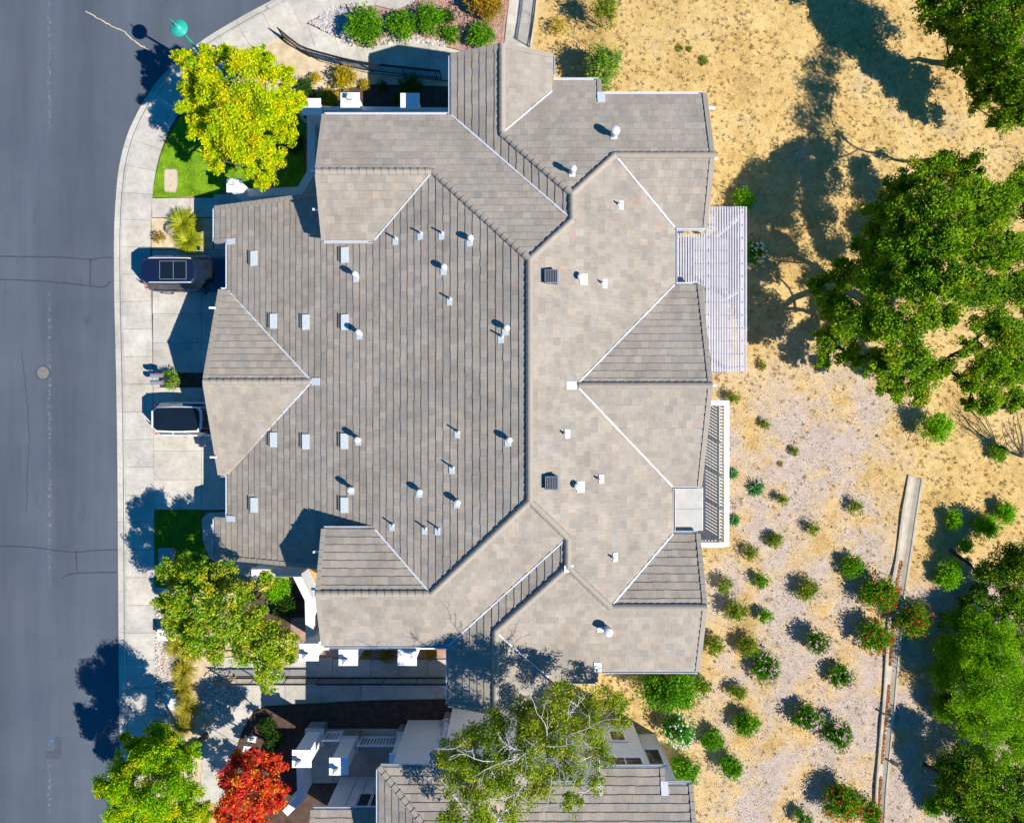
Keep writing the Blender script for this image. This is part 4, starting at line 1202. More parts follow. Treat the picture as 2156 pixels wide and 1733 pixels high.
# ================================================================== CARS
def car(label, loc, L, Wd, Ht, paint, glass_roof=False, rails=True, belt=1.02, rear=.46):
    t = thing('parked_car', label, 'car', loc, local=True, group='cars parked on the driveways')
    hw = Wd / 2
    # stations from rear (x=0) to front (x=L): (x, half width, shoulder z, centre z)
    S = [(0.0, .60, .62, .66), (0.05, .78, .93, .97), (0.25, .94, belt, belt + .03), (0.55, .985, belt + .01, belt + .04), (1.0, 1.0, belt + .01, belt + .04), (L * .45, 1.0, belt - .01, belt + .02),
         (L * .66, 1.0, belt - .03, belt + .02), (L * .74, .985, belt - .05, belt + .0), (L * .86, .955, belt - .12, belt - .05), (L * .94, .88, belt - .22, belt - .14), (L * .985, .74, .68, .72), (L, .60, .55, .57)]
    b = MB(); rs = []
    for x, k, zs, zc in S:
        w = hw * k
        r = [(-w * .86, .26), (-w * .97, .40), (-w, .62 if zs > .7 else .5), (-w * .985, zs - .10 if zs > .8 else zs - .05), (-w * .90, zs), (-w * .45, zc), (0, zc + .01)]
        r = r + [(-y, z) for y, z in reversed(r[:-1])]
        rs.append([(x, y, z) for y, z in r])
    b.rings(rs)
    body = b.build('body', paint, t, smooth=True)
    # glasshouse: belt ring and roof ring (plan outlines)
    zb, zr = belt + .0, Ht - .02
    xr0, xr1 = (rear, L * .60)          # roof rear and front
    gb = [(.10, -hw * .72), (.26, -hw * .89), (1.0, -hw * .92), (L * .45, -hw * .92), (L * .66, -hw * .89), (L * .765, -hw * .60), (L * .785, 0)]
    gr = [(xr0 - .22, -hw * .52), (xr0 - .02, -hw * .69), (1.25, -hw * .735), (L * .40, -hw * .735), (xr1 - .12, -hw * .70), (xr1 + .02, -hw * .48), (xr1 + .05, 0)]
    def full(r): return r + [(x, -y) for x, y in reversed(r[:-1])]
    B = full(gb); T = full(gr)
    g = MB()
    g.rings([[(x, y, zb - .03) for x, y in B], [(x, y, zr - .05 - (.05 if x > L * .55 or x < .5 else 0)) for x, y in T],
             [(x * .97 + .03 * L * .35, y * .9, zr - .005 - (.03 if x > L * .55 or x < .5 else 0)) for x, y in T]])
    cabin = g.build('cabin', paint, t, smooth=False)
    def face(name, quad, mat, parent, off=.006):
        # quad in 3-D; push out along its normal
        q = [Vector(p) for p in quad]
        n = (q[1] - q[0]).cross(q[-1] - q[0]).normalized()
        c = sum(q, Vector()) / len(q)
        if n.dot(c - Vector((L * .4, 0, zb + .2))) < 0: n = -n
        q2 = [p + n * off for p in q]
        m = MB(); m.rings([[tuple(p) for p in q], [tuple(p) for p in q2]])
        return m.build(name, mat, parent)
    def pt(i, u):     # point on the glasshouse between belt and roof at outline index i
        bx, by = B[i]; tx, ty = T[i]
        z1 = zr - .05 - (.05 if tx > L * .55 or tx < .5 else 0)
        return Vector((lerp(bx, tx, u), lerp(by, ty, u), lerp(zb - .03, z1, u)))
    N = len(B)
    def pane(name, i, j, mat='car_glass', lo=.1, hi=.9, sh=.04):
        a0, a1 = pt(i, lo), pt(i, hi); b0, b1 = pt(j, lo), pt(j, hi)
        d0 = (b0 - a0) * sh; d1 = (b1 - a1) * sh
        return face(name, [a0 + d0, b0 - d0, b1 - d1, a1 + d1], mat, cabin)
    for m in (0, 1):
        ii = [(1, 2), (2, 3), (3, 4)] if m == 0 else [(N - 3, N - 2), (N - 4, N - 3), (N - 5, N - 4)]
        for (i, j) in ii: pane('side_window', i, j)
    pane('windscreen', 5, 6, lo=.06, hi=.97, sh=.005); pane('windscreen', 6, 7, lo=.06, hi=.97, sh=.005)
    pane('windscreen', 4, 5, lo=.1, hi=.95, sh=.06); pane('windscreen', 7, 8, lo=.1, hi=.95, sh=.06)
    pane('rear_window', N - 1, 0, lo=.15, hi=.92, sh=.06)
    # roof details
    if glass_roof:
        cxr = (xr0 + xr1) / 2 - .05; m = MB(); m.prism([(cxr + (x - cxr) * .93, y * .90) for x, y in T], zr - .06, zr + .008); m.build('glass_roof', 'car_glass', cabin)
    else:
        m = MB(); m.box(xr0 + (xr1 - xr0) * .58, 0, zr + .006, (xr1 - xr0) * .56, hw * .98, .016, bev=.006); so = m.build('sunroof', 'car_glass', cabin)
        cx0 = xr0 + (xr1 - xr0) * .58; sw = (xr1 - xr0) * .56; sh = hw * .98
        m = MB()
        for a, bb in (((cx0 - sw / 2, -sh / 2), (cx0 + sw / 2, -sh / 2)), ((cx0 - sw / 2, sh / 2), (cx0 + sw / 2, sh / 2)), ((cx0 - sw / 2, -sh / 2), (cx0 - sw / 2, sh / 2)), ((cx0 + sw / 2, -sh / 2), (cx0 + sw / 2, sh / 2)), ((cx0 + .02, -sh / 2), (cx0 + .02, sh / 2))):
            m.bar((a[0], a[1], zr + .017), (bb[0], bb[1], zr + .017), .022, .012)
        m.build('sunroof_trim', 'grey_metal', so)
    if rails:
        for s in (-1, 1):
            m = MB(); m.tube([(xr0 + .15, s * hw * .655, zr - .01), (xr0 + .25, s * hw * .66, zr + .045), (L * .36, s * hw * .665, zr + .05), (xr1 - .25, s * hw * .655, zr + .04), (xr1 - .12, s * hw * .65, zr - .02)], .028, 6); m.build('roof_rail', 'white_metal', t)
    m = MB(); m.box(xr0 - .20, 0, zr - .085, .16, hw * .98, .03, bev=.01); m.build('spoiler', paint, cabin)
    for s in (-1, 1):
        m = MB(); m.tube([(.16, s * hw * .80, 1.30), (.12, s * hw * .83, 1.05), (.08, s * hw * .82, .88)], [.03, .05, .04], 6); m.build('tail_light', 'red_lens', t)
        m = MB(); m.box(L * .925, s * hw * .70, belt - .24, .22, .34, .13, rz=-s * .35); m.build('headlight', 'clear_lens', t)
        m = MB(); m.box(L * .67, s * (hw + .10), belt + .03, .16, .22, .15, rz=s * .2, taper=.8); m.build('wing_mirror', paint, t)
        m = MB(); m.box(1.55, s * (hw * 1.0), belt - .12, .20, .03, .03); m.box(2.55, s * (hw * 1.0), belt - .12, .20, .03, .03); m.build('door_handle', 'chrome', t)
    for x in (L * .18, L * .80):
        for s in (-1, 1):
            m = MB(); R0 = .36; n = 20
            m.rings([[(x + r * math.cos(2 * math.pi * k / n), s * (hw - yo), R0 + r * math.sin(2 * math.pi * k / n)) for k in range(n)] for r, yo in ((.22, .02), (R0 - .02, .0), (R0, .03), (R0, .21), (R0 - .03, .24))])
            wt = m.build('wheel', 'tyre', t)
            m = MB(); m.rings([[(x + r * math.cos(2 * math.pi * k / n), s * (hw - yo), R0 + r * math.sin(2 * math.pi * k / n)) for k in range(n)] for r, yo in ((.235, .03), (.22, .012), (.06, .02))]); m.build('rim', 'rim', wt)
    m = MB(); m.box(.01, 0, .52, .03, .5, .12); m.build('number_plate', 'white_metal', t)
    m = MB(); m.box(.07, 0, .42, .2, Wd * .82, .18); m.build('bumper', 'black_plastic', t)
    m = MB(); m.box(L - .03, 0, .62, .05, Wd * .42, .16); m.build('grille', 'black_plastic', t)
    m = MB(); m.bar((L * .74, -hw * .5, belt + .05), (L * .765, hw * .1, belt + .03), .03, .02); m.build('wiper', 'black_plastic', t)
    m = MB(); m.bar((.24, 0, 1.18), (.34, .3, 1.34), .03, .02); m.build('rear_wiper', 'black_plastic', t)
    for s in (-.45, .45):
        m = MB(); m.bar((L * .80, s * hw, belt - .02), (L * .93, s * hw * .8, belt - .12), .03, .02); m.build('bonnet_crease', paint, t)
    return t
car('dark navy SUV with roof rails and sunroof, nose under the garage eave', (-19.85, 7.47, 0.13), 4.95, 1.95, 1.77, 'navy_paint')
car('pearl white car with black glass roof, nose hidden under the gable', (-19.3, -0.42, 0.13), 4.55, 1.88, 1.62, 'pearl_paint', glass_roof=True, rails=False, belt=.98, rear=.38)

# ================================================================== STREET FURNITURE
def lamp():
    x, y = P(483, 182, 0); h = 5.65
    t = thing('street_lamp', 'teal street lamp leaning over the kerb above the yellow tree', 'lamp', (x, y, 0))
    m = MB(); m.lathe(x, y, [(.17, .08), (.17, .5), (.10, .6), (.075, 1.2), (.058, h - .4), (.05, h - .1)], 12); m.build('pole', 'teal_paint', t)
    m = MB(); m.lathe(x, y, [(.07, h - .35), (.10, h - .22), (.13, h - .14), (.11, h - .1)], 12); m.build('collar', 'teal_paint', t)
    ax, ay = -0.35, 0.34
    m = MB(); m.tube([(x, y, h - .15), (x + .12 * ax, y + .12 * ay, h + .12), (x + .5 * ax, y + .5 * ay, h + .28), (x + ax, y + ay, h + .25)], [.045, .04, .035, .03], 8); m.build('arm', 'teal_paint', t)
    hx, hy = x + .05 * ax, y + .05 * ay
    m = MB(); m.lathe(hx, hy, [(.10, h - .02), (.40, h + .02), (.42, h + .08), (.36, h + .15), (.20, h + .24), (.09, h + .32), (.06, h + .42), (.02, h + .46)], 22); s = m.build('lamp_shade', 'teal_paint', t, smooth=False)
    m = MB(); m.lathe(hx, hy, [(.20, h - .12), (.28, h - .04), (.28, h + .01)], 16); m.build('lens', 'lantern_glass', s)
lamp()
def mailboxes():
    x, y = P(330, 798, 1.15)
    t = thing('mailbox_stand', 'pair of grey mailboxes on a dark post between driveways', 'mailbox', (x + .15, y, .12))
    m = MB(); m.box(x + .2, y, .6, .11, .11, .98); m.build('post', 'black_iron', t)
    m = MB(); m.box(x + .1, y, .98, .10, .62, .07); m.build('crossbar', 'black_iron', t)
    for dy in (-.19, .19):
        m = MB(); n = 8
        pr = [(-.12, 0), (-.12, .14)] + [(-.12 * math.cos(math.pi * k / n), .14 + .11 * math.sin(math.pi * k / n)) for k in range(1, n)] + [(.12, .14), (.12, 0)]
        m.rings([[(x + xx, y + dy + a, 1.02 + b) for a, b in pr] for xx in (-.27, .30)])
        o = m.build('mailbox', 'grey_metal', t)
        m = MB(); m.rings([[(x + xx, y + dy + a * 1.06, 1.015 + b * 1.05) for a, b in pr] for xx in (-.30, -.27)]); m.build('mailbox_door', 'grey_metal', o)
        m = MB(); m.box(x + .05, y + dy + .135, 1.2, .16, .015, .05); m.build('flag', 'red_lens', o)
    m = MB(); m.box(x + .3, y, .80, .42, .3, .14); m.build('paper_slot', 'black_plastic', t)
mailboxes()
def util_box(label, dx, dy, z, sx, sy, mat, name='utility_box', zb=.06, lid=True):
    x, y = P(dx, dy, z)
    t = thing(name, label, 'utility box', (x, y, zb))
    m = MB(); m.box(x, y, (zb + z) / 2 - .02, sx - .06, sy - .06, z - zb - .04); m.build('cabinet', mat, t)
    m = MB(); m.box(x, y, z - .03, sx, sy, .07, bev=.02); l = m.build('lid', mat, t)
    m = MB(); m.box(x, y, z + .006, .02, sy * .8, .012); m.build('seam', mat, l)
    m = MB(); m.box(x, y, zb + .02, sx + .16, sy + .16, .06); m.build('plinth', 'concrete_grey', t)
util_box('white utility cabinet on cobbles beside the sidewalk', 350, 1337, .85, .98, .62, 'white_paint')
util_box('blue-green utility box on the shaded lawn', 348, 1174, .55, .80, .98, 'utility_green')
def flush(label, D, z, mat, name='utility_vault', zb=None):
    w = poly_pts(D, z)
    cx = sum(p[0] for p in w) / len(w); cy = sum(p[1] for p in w) / len(w)
    t = thing(name, label, 'utility cover', (cx, cy, z - .1))
    m = MB(); m.prism(w, z - .1, z); m.build('frame', 'concrete_grey', t)
    m = MB(); m.prism([(cx + (x - cx) * .88, cy + (y - cy) * .93) for x, y in w], z - .05, z + .012); l = m.build('lid', mat, t)
    for k in (-.3, .3):
        m = MB(); m.box(cx, cy + k, z + .015, .10, .03, .01); m.build('slot', 'iron_cover', l)
flush('tan rectangular utility lid set in the bright corner lawn', [(348, 356), (371, 356), (374, 360), (374, 396), (369, 406), (348, 405), (345, 400), (345, 361)], .14, 'tan_lid')
flush('white flush utility lid among cobbles beside the golden grasses', [(342, 1442), (368, 1442), (372, 1474), (370, 1496), (342, 1496)], .10, 'white_lid')
flush('grey square valve lid nearer the walk curve', [(523, 1548), (541, 1550), (538, 1564), (520, 1560)], .06, 'white_lid')
flush('grey square valve lid nearer the red tree', [(513, 1569), (530, 1571), (527, 1585), (510, 1582)], .06, 'white_lid')
def manhole():
    x, y = P(91, 785, 0)
    t = thing('manhole', 'round rusty manhole cover in the street', 'manhole', (x, y, 0))
    m = MB(); m.lathe(x, y, [(.44, -.02), (.44, .007), (.34, .008)], 32); m.build('collar', 'patch', t)
    m = MB(); m.lathe(x, y, [(.33, -.01), (.33, .012), (.31, .014)], 32); c = m.build('cover', 'iron_cover', t)
    for r in (.08, .16, .24):
        for k in range(int(r * 60)):
            a = 2 * math.pi * k / int(r * 60)
            m = MB(); m.box(x + r * math.cos(a), y + r * math.sin(a), .017, .035, .02, .008, rz=a); m.build('stud', 'iron_cover', c)
manhole()
x, y = P(109, 1558, 0); m = MB(); m.lathe(x, y, [(.07, .0), (.06, .018), (.02, .022)], 10)
m.build('road_marker', 'blue_paint', label='small blue reflective marker on the street near the patch', cat='marker')

# concrete drainage ditch on the slope
def ditch():
    Lf = [(1911, 1000), (1898, 1075), (1884, 1180), (1871, 1245), (1866, 1330), (1862, 1400), (1857, 1480), (1848, 1580), (1842, 1660), (1838, 1760)]
    Rt = [(1940, 1008), (1928, 1085), (1914, 1180), (1902, 1260), (1896, 1330), (1889, 1400), (1882, 1480), (1872, 1580), (1864, 1660), (1858, 1760)]
    a = [Vector(G(*p)) for p in Lf]; b = [Vector(G(*p)) for p in Rt]
    def dens(q):
        out = []
        for p0, p1 in zip(q, q[1:]):
            for k in range(6): out.append(p0 + (p1 - p0) * k / 6)
        return out + [q[-1]]
    a, b = dens(a), dens(b)
    m = MB(); rs = []
    for p, q in zip(a, b):
        d = q - p
        def at(t, z): return (p.x + d.x * t, p.y + d.y * t, tz(p.x + d.x * t, p.y + d.y * t) + z)
        rs.append([at(-.03, -.2), at(-.03, .13 + U(-.01, .01)), at(.12, .14), at(.25, .09), at(.45, .045), at(.6, .04), at(.85, .11), at(.9, .15), at(1.03, .15 + U(-.01, .01)), at(1.03, -.2)])
    m.rings(rs)
    root = m.build('drainage_ditch', 'ditch', label='pale concrete drainage ditch running down the rear slope', cat='ditch')
    # leaf litter in the channel
    C = []
    for s0, s1, n in ((12, 20, 500), (22, 30, 900), (33, 38, 500), (38, 44, 500), (46, 53, 1000)):
        for _ in range(n):
            t = U(s0, s1); i = min(int(t), len(a) - 2); f = t - i
            p = a[i].lerp(a[i + 1], f); q = b[i].lerp(b[i + 1], f)
            k = random.gauss(.36, .10)
            if k < .2 or k > .62: continue
            pp = p.lerp(q, k)
            C.append((pp.x, pp.y, tz(pp.x, pp.y) + .08 + .03 * R()))
    C = np.array(C)
    V = leaf_quads(C, 0.045, 2.0, .6)
    me = quads_mesh('leaf_litter', V, pal_cols([(.42, .16, .05), (.30, .12, .05), (.50, .28, .10), (.20, .09, .05)], [3, 3, 2, 2], len(C)), mat='chip')
    o = link_mesh('leaf_litter', me, None); props(o, 'rusty fallen leaves lying in the concrete ditch', 'leaves', kind='stuff')
ditch()
x, y, z = G(1861, 1502); m = MB(); m.lathe(x, y, [(.05, z - .1), (.05, z + .55), (.06, z + .56), (.03, z + .62)], 10)
m.build('marker_post', 'galvanised', label='small grey marker post beside the drainage ditch', cat='post')
x, y, z = G(1877, 1602); m = MB(); m.tube([(x - .38, y + .2, z + .10), (x, y, z + .12), (x + .3, y - .22, z + .10)], [.06, .12, .08], 9)
m.build('log', 'dark_bark', label='short dark log lying right of the drainage ditch', cat='log')
# ================================================================== PLANTS
GREEN = [(.045, .12, .012), (.075, .19, .016), (.12, .26, .02), (.03, .08, .010)]
OLIVE = [(.17, .27, .015), (.26, .35, .02), (.11, .19, .015), (.34, .36, .04), (.26, .16, .06)]
OAK = [(.07, .19, .005), (.13, .29, .005), (.20, .37, .006), (.30, .43, .008), (.03, .09, .006), (.38, .36, .02)]
YEL = [(.70, .68, .004), (.56, .64, .004), (.38, .56, .004), (.22, .42, .004), (.78, .62, .006), (.10, .24, .006)]
LIME = [(.22, .50, .003), (.34, .56, .004), (.12, .33, .004), (.60, .62, .006), (.05, .18, .006), (.72, .58, .008)]
VAR = [(.34, .48, .010), (.16, .36, .010), (.52, .54, .03), (.06, .19, .008), (.62, .58, .24), (.70, .54, .02)]
RED = [(.80, .05, .04), (.78, .10, .03), (.60, .025, .03), (.80, .26, .02), (.62, .34, .02), (.34, .015, .02)]
BIRCH = [(.26, .37, .010), (.17, .29, .010), (.38, .44, .02), (.09, .18, .010), (.46, .40, .04), (.52, .48, .12)]
PEPPER = [(.20, .44, .004), (.28, .52, .004), (.13, .33, .004), (.36, .54, .006), (.06, .18, .006)]

def stick(mb, a, b, r0, r1, sag=0.12, n=5):
    a = Vector(a); b = Vector(b); d = b - a
    o = Vector((U(-1, 1), U(-1, 1), U(-.3, .6))) * d.length * sag
    pts = [a + d * t + o * math.sin(math.pi * t) for t in [k / (n - 1) for k in range(n)]]
    mb.tube(pts, [lerp(r0, r1, k / (n - 1)) for k in range(n)], 6)
    return pts
def leafset(lobes, leaf, dens, pal, w, up, aspect, flat=0.75, clump=0.42, down=None, cl_n=1.8, depth=.5):
    Vs, Cs = [], []
    pal = np.array(pal); w = np.array(w, float) / sum(w)
    for (x, y, z, r) in lobes:
        m = max(4, int(14 * cl_n * (0.6 + r / 2)))
        d = unit(RNG.normal(size=(m, 3)) + np.array([0, 0, 0.45]))
        cc = np.array([x, y, z]) + d * np.array([r, r, r * flat]) * (RNG.random((m, 1)) ** 0.4) * 0.82
        n = int(dens * r * r)
        idx = RNG.integers(0, m, n)
        rc = r * clump * (0.6 + 0.7 * RNG.random((m, 1)))
        p = cc[idx] + unit(RNG.normal(size=(n, 3))) * (RNG.random((n, 1)) ** depth) * rc[idx] * np.array([1, 1, .8])
        main = RNG.choice(len(pal), size=m, p=w)
        ci = np.where(RNG.random(n) < 0.55, main[idx], RNG.choice(len(pal), size=n, p=w))
        c = pal[ci] * (1 + .22 * (RNG.random((n, 1)) * 2 - 1))
        dirs = None
        if down is not None:
            dirs = (p - np.array([x, y, z])) * 0.5 + np.array([0, 0, -down])
        Vs.append(leaf_quads(p, leaf, up, aspect, dirs)); Cs.append(np.clip(c, 0, 1))
    return np.concatenate(Vs), np.concatenate(Cs)
def tree(name, label, base, lobesD, pal, w, leaf=0.085, dens=1300, bark='bark', up=.7, aspect=.5, r0=.2, cat='tree', group=None, down=None, fork=.4, limbs=1.0, clump=.42, flat=.75, twigs=0, leafmat='leaf', depth=.5, grow=1.1, dz=0.0, zs=0.0):
    bx, by = base[:2]; bz = base[2] if len(base) > 2 else tz(bx, by)
    root = thing(name, label, cat, (bx, by, bz), group=group)
    L = []
    for q in lobesD:
        dx, dy, rd, z = q
        z += zs
        x, y = P(dx, dy, z); L.append((x, y, z + dz, rd * grow * (H - z) / FD))
    V, C = leafset(L, leaf, dens, pal, w, up, aspect, flat=flat, down=down, clump=clump, depth=depth)
    me = quads_mesh('crown', V, C, (bx, by, bz), leafmat)
    link_mesh('crown', me, None, root)
    mb = MB()
    cz = sum(l[2] for l in L) / len(L); cx = sum(l[0] for l in L) / len(L); cy = sum(l[1] for l in L) / len(L)
    fx, fy, fz = lerp(bx, cx, fork), lerp(by, cy, fork), lerp(bz, cz, fork)
    mb.tube([(bx, by, bz - .15), (bx + .02, by, bz + .1), (lerp(bx, fx, .5) + U(-.1, .1), lerp(by, fy, .5) + U(-.1, .1), lerp(bz, fz, .55)), (fx, fy, fz)], [r0 * 1.5, r0 * 1.15, r0, r0 * .85], 9)
    # branching: every lobe hangs on the nearest node that lies closer to the fork
    F = Vector((fx, fy, fz))
    nodes = [(F, r0 * .8, 0.0)]
    for (x, y, z, r) in sorted(L, key=lambda l: (Vector(l[:3]) - F).length):
        if R() > limbs: continue
        e = Vector((x, y, z - r * .25)); de = (e - F).length
        k, rad, _ = min(nodes, key=lambda n: (n[0] - e).length + 0.35 * n[2])
        r1 = max(r0 * .10, rad * .55)
        pts = stick(mb, k, e, rad * .78, r1, .16, 7)
        nodes.append((pts[3], rad * .66, (pts[3] - F).length)); nodes.append((e, r1, de))
        for _ in range(2 + twigs):
            q = random.choice(pts[2:])
            d = Vector((U(-1, 1), U(-1, 1), U(-.1, .9))).normalized() * r * U(.6, 1.05)
            stick(mb, q, Vector((x, y, z)).lerp(q, .35) + d, min(r1, r0 * .16), r0 * .04, .16, 5)
    mb.build('trunk', bark, root, smooth=True)
    return root

tree('yellow_tree', 'large bright yellow-green tree on the corner lawn', (-13.5, 13.9, .11),
     [(388, 128, 24, 5.2), (412, 150, 32, 5.6), (440, 125, 30, 5.6), (478, 118, 26, 5.6), (500, 140, 40, 6.4), (548, 118, 26, 5.4), (562, 150, 34, 6), (598, 165, 30, 5.4), (622, 215, 26, 5),
      (596, 225, 38, 5.8), (600, 285, 30, 5), (572, 330, 36, 5.2), (558, 378, 25, 4.4), (525, 355, 24, 4.6), (515, 310, 42, 5.6), (462, 318, 36, 4.9), (430, 275, 36, 5.2), (408, 232, 34, 5.2), (402, 192, 30, 5.2),
      (450, 190, 42, 6.4), (498, 215, 46, 7), (545, 215, 46, 7), (540, 270, 44, 6.4), (480, 265, 44, 6.4), (455, 355, 18, 4.2), (372, 120, 14, 5)],
     YEL, [5, 5, 4, 2.2, 2, 1], leaf=.066, dens=4000, r0=.15, clump=.30, up=1.1, aspect=.40)
tree('lime_tree', 'lime green tree with golden shoot tips at the lower left', (-17.0, -18.0, .06),
     [(330, 1550, 30, 4.6), (290, 1570, 26, 4.6), (362, 1565, 26, 4.2), (268, 1612, 34, 5), (320, 1610, 44, 6.4), (375, 1615, 34, 5), (230, 1648, 30, 4.6), (212, 1660, 16, 4.2), (280, 1660, 44, 6.6), (340, 1670, 48, 7),
      (395, 1665, 36, 5), (250, 1712, 36, 5.2), (310, 1720, 46, 6.4), (375, 1722, 44, 5.6), (425, 1710, 24, 4.4), (265, 1555, 14, 4.2), (300, 1765, 40, 5.2), (360, 1765, 40, 5.2), (405, 1580, 22, 4.2), (335, 1580, 34, 5.6)],
     LIME, [5, 4, 4, 2.4, 2, 1.6], leaf=.064, dens=4200, r0=.14, clump=.31, grow=1.22, zs=-.9, up=1.1, aspect=.36)
tree('variegated_tree', 'green and cream leaved tree overhanging the cobble bed', (-13.9, -9.9, .06),
     [(362, 1205, 28, 4.6), (400, 1195, 24, 5), (345, 1270, 22, 4.4), (420, 1225, 36, 5.6), (475, 1205, 28, 4.8), (390, 1265, 38, 5.4), (450, 1265, 42, 6), (500, 1250, 34, 5.2), (378, 1320, 34, 4.6), (430, 1325, 40, 5.4), (490, 1310, 42, 5.8),
      (540, 1310, 32, 5.2), (575, 1345, 38, 5.2), (520, 1360, 36, 5), (455, 1370, 26, 4.4), (600, 1380, 28, 4.6), (560, 1400, 36, 4.8), (400, 1365, 22, 4.2), (565, 1440, 20, 4.2), (560, 1225, 24, 3.4), (610, 1345, 20, 4.8)],
     VAR, [4, 4, 3, 2, 1.6, 1.4], leaf=.062, dens=3500, r0=.12, clump=.36, grow=1.2, up=.6, aspect=.55)
tree('red_maple', 'red-leaved small tree beside the lime green tree', (-13.0, -18.5, .05),
     [(500, 1600, 22, 3.6), (535, 1600, 26, 4), (570, 1605, 24, 3.8), (485, 1635, 24, 3.6), (525, 1640, 30, 4.6), (570, 1645, 30, 4.4), (592, 1660, 16, 3.4), (495, 1685, 30, 4), (545, 1690, 30, 4.6), (580, 1690, 20, 3.6), (470, 1715, 22, 3.4), (505, 1735, 26, 3.8), (470, 1650, 10, 3.2), (595, 1615, 12, 3.2), (550, 1735, 22, 3.8), (530, 1760, 24, 3.6)],
     RED, [5, 4, 3, 3, 2, 1], leaf=.064, dens=3200, r0=.08, clump=.32, up=1.1, grow=1.15, aspect=.55)
BIR = tree('birch_tree', 'weeping birch with bare white branches between the two houses', (3.3, -14.7, .0),
     [(955, 1590, 36, 8), (985, 1550, 34, 8.4), (1000, 1610, 38, 9), (960, 1650, 34, 8), (1010, 1670, 40, 8.6), (1045, 1520, 40, 9), (1055, 1575, 40, 9.8), (1060, 1640, 40, 9.6), (1080, 1700, 36, 8.6), (1100, 1490, 30, 8.6), (1110, 1540, 40, 10),
      (1125, 1600, 42, 10.4), (1130, 1660, 40, 9.8), (1165, 1500, 38, 9.4), (1180, 1455, 32, 8), (1180, 1560, 40, 10), (1195, 1620, 36, 9.6), (1200, 1690, 26, 8.6), (1230, 1470, 34, 8), (1240, 1530, 38, 8.8), (1260, 1590, 32, 8.6),
      (1285, 1470, 30, 7.4), (1300, 1510, 26, 7.4), (1260, 1650, 22, 8.2), (1310, 1480, 20, 7), (930, 1600, 18, 7.6), (1020, 1725, 34, 8.4), (960, 1720, 36, 8)],
     BIRCH, [4, 4, 3, 2.4, 1.6, 1], leaf=.056, dens=2300, bark='birch_bark', grow=1.2, r0=.15, up=.7, aspect=.45, down=.6, fork=.55, twigs=1, clump=.36)
def birch_twigs(root, pts):
    pts = pts[:12]
    mb = MB()
    for (a, b, z) in pts:
        p0 = Vector(P3(a[0], a[1], z)); p1 = Vector(P3(b[0], b[1], z + .6))
        q = stick(mb, p0, p1, .026, .008, .14, 6)
        for _ in range(5):
            k = random.choice(q[1:]); d = (p1 - p0).normalized()
            e = k + (d * U(.2, .9) + Vector((U(-.7, .7), U(-.7, .7), U(-.1, .5)))) * U(.5, 1.1)
            q2 = stick(mb, k, e, .013, .005, .14, 4)
            stick(mb, q2[2], q2[2] + Vector((U(-.4, .4), U(-.4, .4), U(-.1, .3))), .01, .005, .1, 3)
    o = mb.build('bare_branches', 'birch_bark', root)
birch_twigs(BIR, [((1130, 1560), (1075, 1610), 10.4), ((1130, 1575), (1060, 1560), 10.4), ((1150, 1570), (1210, 1560), 10.6), ((1160, 1590), (1195, 1640), 10.4), ((1120, 1600), (1020, 1620), 10.4), ((1110, 1640), (1060, 1680), 10.2),
                  ((1150, 1560), (1130, 1500), 10.2), ((1190, 1600), (1240, 1640), 10), ((1200, 1545), (1260, 1520), 9.8), ((1190, 1520), (1230, 1470), 9.4), ((1050, 1600), (960, 1575), 10), ((1160, 1630), (1150, 1700), 10)])
tree('oak_tree', 'large spreading green oak right of the white pergola', (20.2, 6.2),
     [(1752, 640, 36, 3.6), (1722, 600, 24, 3.2), (1738, 720, 30, 3.0), (1775, 575, 34, 3.8), (1800, 680, 50, 4.6), (1822, 530, 40, 4.4), (1850, 600, 52, 5.6), (1850, 460, 42, 4.2), (1880, 405, 36, 4), (1925, 380, 44, 4.6), (1975, 355, 40, 4.6),
      (2030, 350, 38, 4.6), (1905, 470, 54, 5.6), (1905, 540, 52, 6.2), (1970, 440, 56, 6), (2040, 420, 52, 5.8), (2100, 440, 54, 5.6), (2140, 400, 36, 4.6), (1975, 520, 54, 6.8), (2050, 510, 56, 6.6), (2120, 520, 52, 6), (1930, 610, 54, 6.8), (2000, 600, 56, 7.2),
      (2075, 600, 56, 6.8), (2140, 610, 50, 6), (1865, 690, 46, 5.4), (1910, 740, 52, 5), (1850, 770, 40, 4), (1880, 815, 34, 3.4), (1940, 680, 36, 6), (2085, 680, 40, 5.8), (1990, 665, 32, 6.2), (2040, 735, 26, 5), (1985, 770, 24, 4.4), (1925, 560, 40, 6), (1870, 520, 36, 5), (2120, 700, 52, 5.6), (1945, 790, 34, 4.2), (2045, 800, 34, 4.4), (2095, 780, 48, 4.6), (2145, 770, 40, 4.4),
      (2080, 835, 36, 3.6), (2135, 845, 30, 3.4), (1735, 760, 18, 2.6), (1935, 830, 26, 3.2), (2200, 560, 60, 5.4), (2200, 680, 60, 5), (2195, 460, 50, 5), (2040, 850, 18, 3.2), (1790, 750, 30, 3.2)],
     OAK, [3, 5, 6, 4.4, 2, 1.4], leaf=.066, dens=3300, bark='dark_bark', r0=.28, up=1.1, aspect=.55, clump=.33, grow=1.13, twigs=1, fork=.35, group='oaks on the rear slope')
